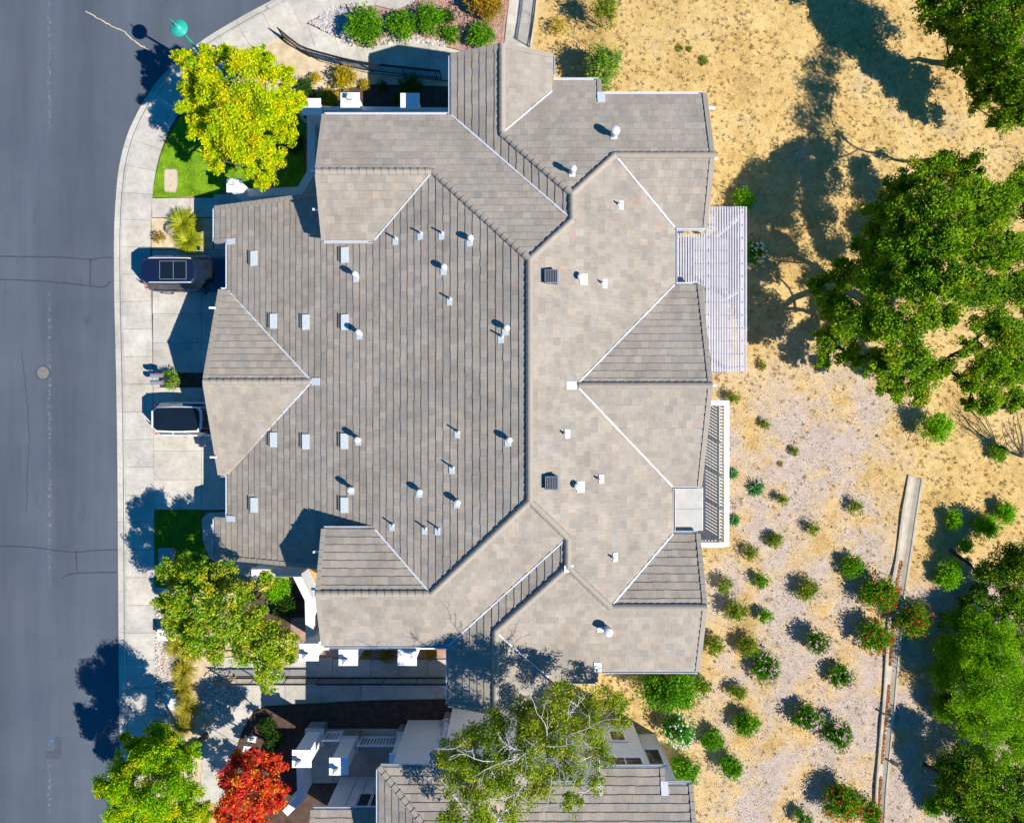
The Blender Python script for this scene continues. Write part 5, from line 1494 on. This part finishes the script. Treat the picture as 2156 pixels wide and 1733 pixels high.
tree('oak_tree', 'dark oak in the top right corner', (25.2, 19.9),
     [(1945, 5, 26, 5), (1960, 40, 26, 4.6), (2000, 80, 28, 4.4), (2040, 115, 30, 4.4), (2090, 120, 36, 5), (2130, 240, 26, 4.2), (1985, 25, 34, 5.4), (2030, 55, 36, 5.8), (2070, 30, 44, 6.4), (2110, 70, 46, 6.6), (2060, 90, 28, 5.4), (2140, 20, 46, 6.4), (2150, 130, 40, 6), (2120, 165, 26, 5), (2150, 200, 34, 5), (2150, 245, 20, 4.4), (2030, -20, 44, 6), (2100, -30, 50, 6.4),
      (2075, 140, 34, 4.6), (2110, 210, 30, 4), (2045, 165, 28, 3.2), (2085, 190, 34, 3), (2055, 215, 24, 2.6), (2110, 250, 28, 3), (2010, 130, 22, 3.2), (2130, 180, 34, 3.6), (2200, 60, 60, 6.6), (2200, 170, 50, 5.6), (1900, -30, 30, 5.2), (1850, -40, 30, 5), (1960, -40, 36, 5.6)],
     OAK, [4, 5, 4, 3, 3, 1], leaf=.066, dens=2600, bark='dark_bark', grow=1.18, zs=-1.6, limbs=.6, r0=.16, up=.55, aspect=.55, clump=.36, group='oaks on the rear slope')
tree('oak_tree', 'oak at the right edge above the large spreading oak', (28.6, 12.6),
     [(2150, 352, 20, 4), (2200, 262, 34, 7), (2225, 330, 36, 7.6), (2240, 215, 38, 7.6), (2185, 205, 22, 6.4), (2270, 290, 46, 8.4), (2182, 318, 20, 6.2), (2230, 160, 34, 7.6), (2290, 210, 44, 8.4), (2180, 155, 20, 6.4), (2260, 380, 40, 7.4), (2300, 130, 40, 8)],
     OAK, [4, 5, 4, 3, 3, 1], leaf=.07, dens=900, bark='dark_bark', r0=.16, up=.55, aspect=.55, clump=.5, twigs=6, group='oaks on the rear slope')
tree('pepper_tree', 'bright green soft-leaved tree at the lower right edge', (24.0, -16.5),
     [(2005, 1310, 26, 0.7), (2050, 1318, 36, 1.3), (2095, 1330, 40, 1.7), (2140, 1345, 36, 1.7), (2000, 1365, 34, 1.1), (2050, 1385, 46, 2.3), (2105, 1400, 46, 2.7), (2150, 1420, 40, 2.3), (1985, 1420, 30, 0.9), (2030, 1450, 44, 2.1), (2085, 1460, 48, 2.9), (2140, 1490, 44, 2.5), (1985, 1490, 28, 0.7),
      (2030, 1510, 40, 1.5), (2085, 1530, 44, 2.1), (2140, 1560, 40, 1.9), (2070, 1580, 30, 1.1), (2120, 1610, 30, 1.1), (2190, 1450, 60, 2.5), (2180, 1360, 40, 1.9), (2190, 1550, 50, 1.9)],
     PEPPER, [5, 4, 4, 2.4, 2], leaf=.066, dens=3800, bark='bark', r0=.16, up=1.0, aspect=.3, clump=.40, flat=.7, grow=1.2, zs=-1.3)
tree('scrub_oak', 'dull green scrub oak below the bright soft-leaved tree', (23.6, -20.2),
     [(2010, 1590, 26, 1.6), (2050, 1620, 34, 2.2), (2095, 1650, 36, 2.4), (2130, 1680, 34, 2.2), (2040, 1660, 30, 1.8), (2080, 1700, 34, 2), (2140, 1725, 30, 1.8), (2020, 1625, 22, 1.4), (2150, 1640, 26, 2.2), (1990, 1640, 22, 1.0), (2000, 1680, 26, 1.0), (2030, 1710, 30, 1.2), (2060, 1740, 34, 1.4), (2110, 1745, 36, 1.6), (1985, 1610, 16, .8)],
     OAK, [4, 4, 3, 1.5, 4, 1], leaf=.066, dens=2800, bark='dark_bark', r0=.10, up=.9, grow=1.25, zs=-.6, group='scrub oaks at the right edge')
tree('scrub_oak', 'dark shaded scrub oak above the bright soft-leaved tree', (25.2, -8.0),
     [(2125, 1175, 30, 1.2), (2150, 1210, 30, 1.8), (2105, 1200, 30, 1.4), (2150, 1260, 26, 1.4), (2120, 1250, 24, 1), (2180, 1180, 40, 2), (2075, 1210, 24, .6), (2060, 1250, 22, .3), (2095, 1285, 26, .6), (2140, 1295, 26, .8), (2030, 1265, 16, 0)],
     OAK, [4, 4, 2, 1, 5, .6], leaf=.066, dens=2800, bark='dark_bark', r0=.10, up=.9, grow=1.25, zs=-.6, group='scrub oaks at the right edge')
# a leafless small tree at the right edge
def bare_tree():
    x, y, z = G(2150, 960)
    t = thing('bare_tree', 'small leafless grey tree at the right edge below the oak', 'tree', (x, y, z))
    mb = MB()
    top = Vector(P3(2118, 900, z + 2.2))
    f = Vector((x - .7, y + .15, z + 1.0))
    mb.tube([(x, y, z - .1), (x - .3, y + .0, z + .5), tuple(f)], [.09, .08, .065], 7)
    for k in range(16):
        a = U(0, 6.28); d = Vector((math.cos(a) * U(.4, 1.1), math.sin(a) * U(.4, 1.2) + .2, U(.2, .7)))
        e = f.lerp(top, U(.4, 1)) + d
        pts = stick(mb, f, e, .035, .01, .12, 5)
        for _ in range(5):
            p = random.choice(pts[1:]); stick(mb, p, p + Vector((U(-.5, .5), U(-.5, .5), U(-.05, .4))), .013, .004, .15, 3)
    mb.build('trunk', 'bark', t)
bare_tree()

# ------------------------------------------------------------------ shrubs
KIND = {
    'olive': (OLIVE, [4, 4, 2, 1.4, 1], None), 'green': ([(.06, .20, .006), (.11, .31, .008), (.17, .40, .010), (.26, .42, .02)], [3, 4, 3, 1], None),
    'pink': ([(.06, .19, .010), (.10, .28, .012), (.14, .34, .02)], [3, 4, 2], ((.66, .40, .44), (.72, .52, .54))), 'white': ([(.05, .22, .012), (.08, .32, .02), (.14, .42, .03)], [3, 4, 2], ((.80, .80, .80), (.75, .75, .70))),
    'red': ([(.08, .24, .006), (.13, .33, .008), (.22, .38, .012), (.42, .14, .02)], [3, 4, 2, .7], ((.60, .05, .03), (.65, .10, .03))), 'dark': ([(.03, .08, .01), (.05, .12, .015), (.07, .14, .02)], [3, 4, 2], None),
    'gold': ([(.55, .40, .012), (.42, .36, .012), (.26, .30, .012), (.60, .30, .02)], [4, 4, 3, 2], None), 'orange': ([(.45, .20, .02), (.40, .30, .02), (.25, .22, .02)], [3, 3, 2], None),
    'bright': ([(.18, .46, .005), (.28, .54, .006), (.11, .32, .005)], [4, 3, 2], None), 'cream': ([(.10, .28, .02), (.22, .38, .03), (.45, .48, .14), (.06, .18, .02)], [3, 4, 2, 1], None)}
def shrub(dx, dy, rd, kind, label, name='shrub', group=None, tall=0.85, dens=2600, leaf=None, rx=1.0, ry=1.0, z0=None, cat='shrub'):
    pal, w, fl = KIND[kind]
    r = rd * U(.95, 1.12) * H / FD
    h = r * tall
    if z0 is None: x, y, z = G(dx, dy, h)
    else:
        z = z0; x, y = P(dx, dy, z0 + h)
    leaf = leaf or min(.085, .045 + r * .03)
    root = thing(name, label, cat, (x, y, z), group=group)
    lobes = []
    k = 5 if r > .5 else 3
    for i in range(k):
        a = 2 * math.pi * i / k + U(-.4, .4)
        q = U(.35, .55)
        lobes.append((x + math.cos(a) * r * q * rx, y + math.sin(a) * r * q * ry, z + h * U(.7, 1.0), r * U(.44, .58) * (rx + ry) / 2))
    lobes.append((x, y, z + h * 1.1, r * .58))
    V, C = leafset(lobes, leaf, dens, pal, w, .55, .38, flat=tall * .95, clump=.5, depth=.45)
    # upright outer shoots break the outline
    n = int(260 * r) + 40
    d = unit(RNG.normal(size=(n, 3)) * np.array([rx, ry, .8]) + np.array([0, 0, .35]))
    p = np.array([x, y, z + h * .8]) + d * np.array([r * rx, r * ry, h * .9]) * RNG.uniform(.85, 1.12, (n, 1))
    V2 = leaf_quads(p, leaf * 1.2, .2, .3, d)
    V = np.concatenate([V, V2]); C = np.concatenate([C, pal_cols(pal, w, n, .2)])
    V[:, 2] = np.maximum(V[:, 2], z + .02)
    fo = link_mesh('foliage', quads_mesh('foliage', V, C, (x, y, z)), None, root)
    if fl:
        n = int((18 if kind == 'red' else 30) * (r / .6) ** 2) + 8
        d = unit(RNG.normal(size=(n, 3)) + np.array([.15, -.15, .7]))
        p = np.array([x, y, z + h * .8]) + d * np.array([r * .95 * rx, r * .95 * ry, h * 1.05]) * RNG.uniform(.92, 1.08, (n, 1))
        fs = .055 if kind != 'red' else .05
        V = leaf_quads(np.repeat(p, 3, 0) + RNG.normal(size=(n * 3, 3)) * .03, fs, .9, .8)
        props(link_mesh('blossoms' if kind != 'red' else 'berries', quads_mesh('blossoms', V, pal_cols(fl, [1, 1], n * 3, .15), (x, y, z)), None, root), kind='stuff')
    mb = MB()
    for i in range(4):
        a = U(0, 6.28)
        stick(mb, (x + U(-.04, .04), y + U(-.04, .04), z - .05), (x + math.cos(a) * r * .5, y + math.sin(a) * r * .5, z + h * .9), .025, .008, .1, 4)
    mb.build('stem', 'bark', root)
    return root
def spiky(dx, dy, rd, pal, label, name='agave', n=90, wid=.035, group=None, z0=None, lift=.6, cat='plant', droop=.5, blunt=.25):
    r = rd * H / FD
    if z0 is None: x, y, z = G(dx, dy, r * .25)
    else: z = z0; x, y = P(dx, dy, z + r * .25)
    a = RNG.uniform(0, 2 * np.pi, n); e = RNG.uniform(.1, 1.35, n); L = r * RNG.uniform(.75, 1.12, n)
    d = np.stack([np.cos(a) * np.cos(e), np.sin(a) * np.cos(e), np.sin(e)], 1)
    s = np.stack([-np.sin(a), np.cos(a), np.zeros(n)], 1)
    b0 = np.array([x, y, z]) + RNG.normal(size=(n, 3)) * np.array([r * .06, r * .06, 0])
    V = np.empty((n, 2, 4, 3)); C = np.repeat(pal_cols(pal, [1] * len(pal), n, .2), 2, 0)
    hor = np.stack([np.cos(a), np.sin(a), np.zeros(n)], 1)
    m = b0 + d * (L * .55)[:, None]
    t = m + (d * .45 + hor * .18 - np.array([0, 0, droop * .35])) * L[:, None]
    t[:, 2] = np.maximum(t[:, 2], z + .03)
    w0 = s * wid * .8; w1 = s * wid; w2 = s * wid * blunt
    V[:, 0, 0] = b0 - w0; V[:, 0, 1] = b0 + w0; V[:, 0, 2] = m + w1; V[:, 0, 3] = m - w1
    V[:, 1, 0] = m - w1; V[:, 1, 1] = m + w1; V[:, 1, 2] = t + w2; V[:, 1, 3] = t - w2
    root = thing(name, label, cat, (x, y, z), group=group)
    link_mesh('leaves', quads_mesh('leaves', V.reshape(-1, 3), C, (x, y, z), 'blade'), None, root)
    mb = MB(); mb.lathe(x, y, [(r * .10, z - .03), (r * .12, z + .05), (r * .04, z + r * .2)], 8); mb.build('crown_base', 'bark', root)
    return root
GS = 'shrubs planted on the mulched rear slope'
SH = [
 (1605, 770, 10, 'olive', 'tiny green shrub just below the lower right pergola corner'),
 (1543, 838, 14, 'olive', 'small shrub touching the upper end of the balcony railing'),
 (1612, 893, 13, 'olive', 'small olive shrub on pale mulch right of the upper balcony'),
 (1673, 950, 11, 'olive', 'small lone shrub between the balcony and the drainage ditch head'),
 (1648, 1052, 16, 'olive', 'round olive shrub just right of the spiky dark agave'),
 (1802, 1068, 16, 'olive', 'brownish olive shrub nearest the ditch head on its left'),
 (1712, 1113, 17, 'olive', 'olive shrub midway between the agave and the ditch'),
 (1631, 1138, 18, 'olive', 'feathery olive shrub right of the lower balcony corner'),
 (1580, 1165, 17, 'olive', 'thin sparse shrub just below the balcony corner'),
 (1796, 1193, 23, 'green', 'dark green shrub beside the middle of the drainage ditch'),
 (1527, 1233, 20, 'olive', 'olive shrub nearest the house wall below the balcony'),
 (1602, 1223, 18, 'green', 'narrow green shrub in the row below the balcony'),
 (1702, 1243, 24, 'olive', 'yellowish shrub with dark shadow left of the red-berried bush'),
 (1550, 1288, 25, 'olive', 'wide loose olive shrub near the lower right gable'),
 (1610, 1298, 18, 'green', 'compact green shrub in the centre of the slope planting'),
 (1723, 1352, 30, 'pink', 'pink-flecked shrub left of the lower red-berried bush'),
 (1576, 1360, 24, 'olive', 'olive shrub right of the pair near the lower gable corner'),
 (1505, 1360, 24, 'olive', 'olive shrub against the lower right roof edge'),
 (1612, 1408, 30, 'pink', 'cream-flowered shrub right of the large feathery bush'),
 (1772, 1425, 28, 'pink', 'heavily pink-flowered shrub left of the marker post'),
 (1553, 1457, 18, 'olive', 'small olive shrub right of the large feathery bush'),
 (1700, 1512, 33, 'pink', 'largest pink-flowered shrub on the lower slope'),
 (1767, 1550, 28, 'pink', 'pink-flowered shrub nearest the lower drainage ditch'),
 (1572, 1527, 28, 'green', 'dense green shrub right of the white-flowered oleander'),
 (1501, 1557, 27, 'green', 'dense green shrub touching the white-flowered oleander'),
 (1538, 1615, 28, 'green', 'lowest of the dense green shrubs right of the neighbouring roof'),
 (1690, 1722, 18, 'pink', 'pink shrub cut by the bottom edge of the picture'),
 (2010, 1095, 20, 'bright', 'bright green shrub leftmost of the cluster at the right edge'),
 (2080, 1108, 26, 'bright', 'bright green shrub in the upper middle of the right edge cluster'),
 (2120, 1080, 24, 'bright', 'bright green shrub topmost at the right edge cluster'),
 (2033, 1150, 20, 'bright', 'bright green shrub between the cluster and pale slope'),
 (2000, 1210, 28, 'bright', 'bright green shrub lowest of the right edge cluster'),
 (1965, 1698, 24, 'bright', 'bright green shrub at the bottom right beside the dark scrub')]
for dx, dy, rd, k, lab in SH: shrub(dx, dy, rd, k, lab, group=GS, rx=U(.78, 1.2), ry=U(.78, 1.2), tall=U(.65, 1.05), dens=2400 if k == 'olive' else 3400)
GB = 'red-berried bushes along the ditch'
for dx, dy, rd, lab in ((1853, 1250, 38, 'upper red-berried bush on the left edge of the ditch'), (1843, 1342, 40, 'lower red-berried bush left of the ditch with scarlet rim'),
                        (1925, 1303, 38, 'shaded red-berried bush right of the ditch'), (1775, 1690, 38, 'large red-berried bush at the bottom left of the ditch'), (1835, 1712, 28, 'small red-berried bush touching the ditch at the bottom')):
    shrub(dx, dy, rd, 'red', lab, name='berry_bush', group=GB, dens=2800)
shrub(1430, 1540, 36, 'white', 'oleander with white flowers below the large feathery bush', name='oleander', dens=2600)
shrub(1442, 1622, 34, 'green', 'dense dark oleander at the corner of the neighbouring roof', name='oleander', dens=2600)
shrub(1408, 1452, 64, 'green', 'large feathery green bush below the south-east eave', name='large_bush', dens=2600, ry=.68, leaf=.08)
shrub(1478, 1447, 21, 'olive', 'small shrub clinging to the large feathery bush', group=GS)
shrub(1568, 420, 24, 'bright', 'bright green bush at the top corner of the pergola')
shrub(1589, 532, 25, 'white', 'white-flowered bush beside the pergola in oak shade')
shrub(1975, 900, 36, 'bright', 'spreading green sapling alone below the large oak', name='sapling', tall=1.2, dens=2000)
shrub(2104, 952, 20, 'green', 'green bush at the foot of the leafless tree')
shrub(1272, 135, 38, 'cream', 'young bright green tree just above the north-east roof', name='sapling', tall=1.5, dens=1900)
shrub(1275, 18, 30, 'olive', 'brownish green sapling at the top edge right of the railing', name='sapling', tall=2.2, dens=1700)
shrub(1178, 55, 17, 'gold', 'thin yellowish sapling right of the top railing', name='sapling', tall=1.3, dens=900)
for dx, dy, rd, lab in ((1430, 103, 7, 'left of two tiny green tufts in the dry grass'), (1451, 104, 6, 'right of two tiny green tufts in the dry grass'), (1481, 128, 10, 'low green tuft in dry grass above the north-east roof')):
    shrub(dx, dy, rd, 'olive', lab, name='grass_tuft', tall=.4, dens=1300, group='tufts in the dry grass')
GN = 'shrubs in the gravel bed above the entry path'
for dx, dy, rd, k, lab in ((768, 52, 40, 'green', 'largest green shrub beside the cobble triangle'), (845, 52, 32, 'green', 'middle green shrub above the entry path'), (905, 38, 32, 'green', 'right green shrub above the entry path near the gravel'),
                           (950, 72, 18, 'green', 'small green shrub above the shaded steps'), (1012, 74, 26, 'green', 'spiky green shrub on gravel left of the top walk'), (1022, 2, 38, 'orange', 'orange tinted shrub at the top edge on gravel'), (940, 35, 18, 'dark', 'dull brown shrub between green shrubs and gravel')):
    shrub(dx, dy, rd, k, lab, group=GN, z0=.06, dens=2600)
GD = 'shrubs in the sandy northern bed'
for dx, dy, rd, k, lab in ((722, 162, 28, 'gold', 'round golden shrub beside the curved railing'), (663, 165, 13, 'gold', 'tiny golden shrub left of the round golden shrub'), (767, 178, 11, 'gold', 'tiny golden shrub at the shadow edge'), (690, 210, 24, 'gold', 'golden shrub between two white northern pillars'),
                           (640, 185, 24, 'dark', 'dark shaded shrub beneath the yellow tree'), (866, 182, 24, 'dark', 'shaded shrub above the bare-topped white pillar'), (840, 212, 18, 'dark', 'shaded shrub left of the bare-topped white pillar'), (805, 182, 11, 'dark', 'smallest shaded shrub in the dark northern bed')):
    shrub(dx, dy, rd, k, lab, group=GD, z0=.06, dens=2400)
shrub(358, 799, 20, 'cream', 'round lime green shrub behind the mailboxes', z0=.12, dens=3000)
shrub(334, 500, 12, 'orange', 'small rusty shrub at the sidewalk edge of the spiky bed', z0=.12, dens=1200)
shrub(580, 1238, 30, 'bright', 'green shrub inside the angled garden wall', z0=.04)
shrub(600, 1280, 26, 'dark', 'dark shrub in the shaded corner of the angled wall', z0=.04)
shrub(455, 1391, 13, 'green', 'small green shrub beside the cobbles at the walk', z0=.06)
shrub(815, 1378, 18, 'orange', 'orange shrub between the two southern lantern-side pillars', z0=.05)
shrub(770, 1374, 13, 'gold', 'yellow shrub at the middle southern pillar', z0=.05)
shrub(905, 1376, 14, 'orange', 'reddish shrub between the dappled pillar and gable', z0=.05)
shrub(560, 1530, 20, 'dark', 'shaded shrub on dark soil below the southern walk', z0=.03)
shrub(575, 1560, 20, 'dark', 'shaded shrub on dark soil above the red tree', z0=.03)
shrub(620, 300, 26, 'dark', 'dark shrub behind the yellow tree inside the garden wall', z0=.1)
AG = [(.03, .13, .03), (.05, .19, .04), (.08, .24, .05)]
GA = 'spiky plants by the balcony'
spiky(1591, 1028, 19, AG, 'dark spiky agave on the mulch right of the balcony', group=GA)
spiky(1543, 997, 13, AG, 'spiky agave half hidden by the middle balcony railing', group=GA)
spiky(1545, 1095, 14, AG, 'spiky agave half hidden by the lower balcony railing', group=GA)
spiky(1642, 977, 8, [(.30, .22, .03), (.20, .16, .03)], 'tiny brown grass tuft on pale mulch', name='grass_tuft', n=40)
YG = [(.40, .42, .012), (.30, .37, .012), (.50, .46, .02), (.20, .28, .012)]
spiky(386, 472, 33, YG, 'upper yellow-green spiky grass clump in the front bed', name='grass_clump', n=700, wid=.014, z0=.12, blunt=.3, cat='grass')
spiky(398, 508, 30, YG, 'lower yellow-green spiky grass clump above the SUV', name='grass_clump', n=600, wid=.014, z0=.12, blunt=.3, cat='grass')
OG = [(.42, .34, .02), (.34, .30, .02), (.48, .38, .04), (.25, .24, .02)]
for dx, dy, rd, lab in ((370, 1362, 24, 'topmost golden grass clump beside the white cabinet'), (408, 1372, 24, 'golden grass clump half under the variegated tree'), (385, 1412, 27, 'golden grass clump third from the white cabinet'),
                        (384, 1450, 25, 'golden grass clump right of the white flush lid'), (393, 1488, 25, 'golden grass clump second from the lime tree'), (384, 1528, 24, 'golden grass clump nearest the lime tree')):
    spiky(dx, dy, rd, OG, lab, name='grass_clump', n=420, wid=.012, z0=.06, blunt=.3, cat='grass', group='golden grass clumps along the sidewalk')

# ------------------------------------------------------------------ rocks, cobbles, ground litter
def rock(x, y, z, r, seed):
    rr = random.Random(seed); m = MB(); n = 9; rs = []
    for zz, k in ((-.1, .8), (.25, 1.0), (.6, .8), (.85, .4)):
        rs.append([(x + r * k * math.cos(2 * math.pi * i / n) * rr.uniform(.8, 1.15), y + r * k * math.sin(2 * math.pi * i / n) * rr.uniform(.8, 1.15), z + r * zz * rr.uniform(.85, 1.1)) for i in range(n)])
    m.rings(rs); return m
x, y = P(362, 482, .2); rock(x, y, .1, .42, 3).build('boulder', 'rock', label='tan boulder beside the yellow-green spiky grass', cat='boulder')
def cobbles(label, D, z, n, pal, w, r0=.05, r1=.10):
    poly = poly_pts(D, z)
    xs = [p[0] for p in poly]; ys = [p[1] for p in poly]
    base = [(math.cos(2 * math.pi * k / 6), math.sin(2 * math.pi * k / 6)) for k in range(6)]
    m = MB(); c = 0; tries = 0
    while c < n and tries < n * 20:
        tries += 1
        x, y = U(min(xs), max(xs)), U(min(ys), max(ys))
        if not inpoly(x, y, poly): continue
        r = U(r0, r1); a = U(0, 6.28); e = U(.65, 1.0); zz = z + U(-.01, .03)
        col = random.choices(pal, w)[0]; g = U(.8, 1.15); col = (min(1, col[0] * g), min(1, col[1] * g), min(1, col[2] * g))
        vs = []
        for k, hz in ((1.0, 0.0), (.95, .35), (.55, .65)):
            for bx, by in base:
                px, py = bx * r * k, by * r * k * e
                vs.append((x + px * math.cos(a) - py * math.sin(a), y + px * math.sin(a) + py * math.cos(a), zz + r * hz))
        fs = [(i, (i + 1) % 6, 6 + (i + 1) % 6, 6 + i) for i in range(6)] + [(6 + i, 6 + (i + 1) % 6, 12 + (i + 1) % 6, 12 + i) for i in range(6)] + [tuple(range(12, 18))]
        m.add(vs, fs, col); c += 1
    m.build('river_stones', 'stone', label=label, cat='stones', kind='stuff')
SP = [(.42, .37, .31), (.50, .45, .40), (.36, .33, .30), (.48, .34, .25), (.58, .54, .48)]
cobbles('rounded river stones bordering the sidewalk below the white cabinet', [(328, 1290), (352, 1290), (372, 1380), (352, 1440), (360, 1512), (328, 1512)], .06, 900, SP, [4, 3, 3, 2, 1])
cobbles('rounded river stones beside the southern railing end', [(430, 1420), (470, 1395), (500, 1432), (510, 1480), (470, 1510), (425, 1500), (420, 1460)], .06, 800, SP, [4, 3, 3, 2, 1])
cobbles('triangular patch of river stones beside the green shrubs', [(652, 50), (700, 14), (740, 24), (745, 94), (705, 76)], .06, 800, [(.40, .37, .36), (.48, .45, .43), (.34, .31, .30), (.44, .36, .32)], [3, 3, 3, 2])
cobbles('row of river stones edging the shaded steps', [(790, 84), (880, 78), (940, 92), (940, 100), (880, 90), (795, 96)], .07, 160, SP, [3, 2, 3, 1, 1], .08, .13)
# reddish gravel chips
def scatter(name, label, cat, pts, size, pal, w, up, aspect, mat, off=(0, 0, 0)):
    V = leaf_quads(pts, size, up, aspect)
    me = quads_mesh(name, V, pal_cols(pal, w, len(pts), .25), mat=mat)
    o = link_mesh(name, me, None); props(o, label, cat, kind='stuff')
def pts_in(D, z, n):
    poly = np.array(poly_pts(D, z)); out = []
    lo, hi = poly.min(0), poly.max(0)
    pl = [tuple(p) for p in poly]
    while len(out) < n:
        for x, y in RNG.uniform(lo, hi, (n, 2)):
            if inpoly(x, y, pl): out.append((x, y, z))
            if len(out) >= n: break
    return np.array(out)
p = pts_in([(870, 8), (905, -30), (1068, -30), (1070, 0), (1062, 52), (1056, 106), (985, 106), (905, 88), (860, 84)], .07, 5000); p[:, 2] += RNG.random(len(p)) * .03
scatter('gravel', 'reddish bark and gravel chips covering the top bed', 'gravel', p, .04, [(.45, .28, .22), (.36, .22, .18), (.52, .40, .34), (.26, .17, .14)], [3, 3, 2, 2], 1.8, .6, 'chip')
# lawn blades
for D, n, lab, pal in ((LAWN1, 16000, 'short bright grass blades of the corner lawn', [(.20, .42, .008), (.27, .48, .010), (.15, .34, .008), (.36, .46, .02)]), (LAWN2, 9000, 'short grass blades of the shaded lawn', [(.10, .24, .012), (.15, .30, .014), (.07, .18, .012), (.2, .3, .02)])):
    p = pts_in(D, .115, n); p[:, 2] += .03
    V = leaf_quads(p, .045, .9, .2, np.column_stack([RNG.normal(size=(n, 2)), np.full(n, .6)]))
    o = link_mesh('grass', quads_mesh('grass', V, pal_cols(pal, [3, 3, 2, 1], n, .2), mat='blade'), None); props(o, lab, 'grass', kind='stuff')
# dry grass and mulch chips on the rear slope
def slope_points(n, x0, x1, y0, y1):
    q = RNG.uniform((x0, y0), (x1, y1), (n, 2))
    z = np.array([tz(a, b) for a, b in q])
    return np.column_stack([q, z])
q = slope_points(60000, 1.5, 31, -25, 26)
foot = [(-3.6, 17.2), (2.6, 17.2), (2.6, 16.0), (4.6, 16.0), (4.6, 15.2), (8.6, 15.2), (8.6, -12.3), (4.2, -12.3), (4.2, -13.2), (-3.6, -13.2)]
nbf = [(-10, -16.3), (8.1, -17.2), (8.1, -26), (-10, -26)]
dA, dB = G(1900, 1000), G(1950, 1760)
keep = np.array([not inpoly(a, b, foot) and not inpoly(a, b, nbf) for a, b, _ in q]); q = q[keep]
dl = [(G(1905, 995)), G(1862, 1400), G(1832, 1765), G(1862, 1765), G(1895, 1400), G(1945, 1002)]
dpoly = [(a, b) for a, b, _ in dl]
q = q[np.array([not inpoly(a, b, dpoly) for a, b, _ in q])]
mul = np.clip((q[:, 0] - 9.5) / 2.5, 0, 1) * np.clip((4.5 - q[:, 1] + .25 * (q[:, 0] - 12)) / 6, 0, 1) * np.where(q[:, 1] < -9, 1, np.clip(1 - (q[:, 0] - 20.5) / 3, 0, 1))
isg = RNG.random(len(q)) > mul * .8
pg_ = q[isg].copy(); pg_[:, 2] += .05
V = leaf_quads(pg_, .075, .5, .12, np.column_stack([RNG.normal(size=(len(pg_), 2)) * .8, np.full(len(pg_), .7)]))
o = link_mesh('dry_grass', quads_mesh('dry_grass', V, pal_cols([(.62, .47, .22), (.50, .33, .12), (.72, .60, .36), (.34, .22, .09), (.26, .20, .11)], [4, 3, 3, 2, 1.5], len(pg_), .2), mat='blade'), None)
props(o, 'golden dry grass blades on the rear slope', 'dry grass', kind='stuff')
# distinct dry tufts
tp = q[isg]; tp = tp[RNG.choice(len(tp), 5000, replace=False)]
keepn = np.repeat(np.arange(len(tp)), 10)
ta = RNG.uniform(0, 2 * np.pi, len(keepn)); tl = RNG.uniform(.10, .24, len(keepn))
td = np.column_stack([np.cos(ta), np.sin(ta), RNG.uniform(.5, 1.4, len(keepn))])
tc = tp[keepn] + unit(td) * tl[:, None] * .5
tone = pal_cols([(.60, .45, .20), (.50, .35, .15), (.38, .27, .13), (.68, .56, .32), (.34, .31, .12)], [4, 3, 2, 3, .6], len(tp), .2)[keepn]
V = leaf_quads(tc, .10, .3, .13, td)
o = link_mesh('dry_tufts', quads_mesh('dry_tufts', V, tone, mat='blade'), None)
props(o, 'bunched tufts of brown and straw coloured grass on the rear slope', 'dry grass', kind='stuff')
pc = q[~isg].copy(); pc[:, 2] += .03
scatter('mulch_chips', 'pale grey wood chips strewn over the planted slope', 'mulch', pc, .05, [(.48, .40, .36), (.41, .32, .27), (.34, .24, .18), (.54, .47, .43)], [3, 3, 2.4, 1.2], 1.2, .35, 'chip')
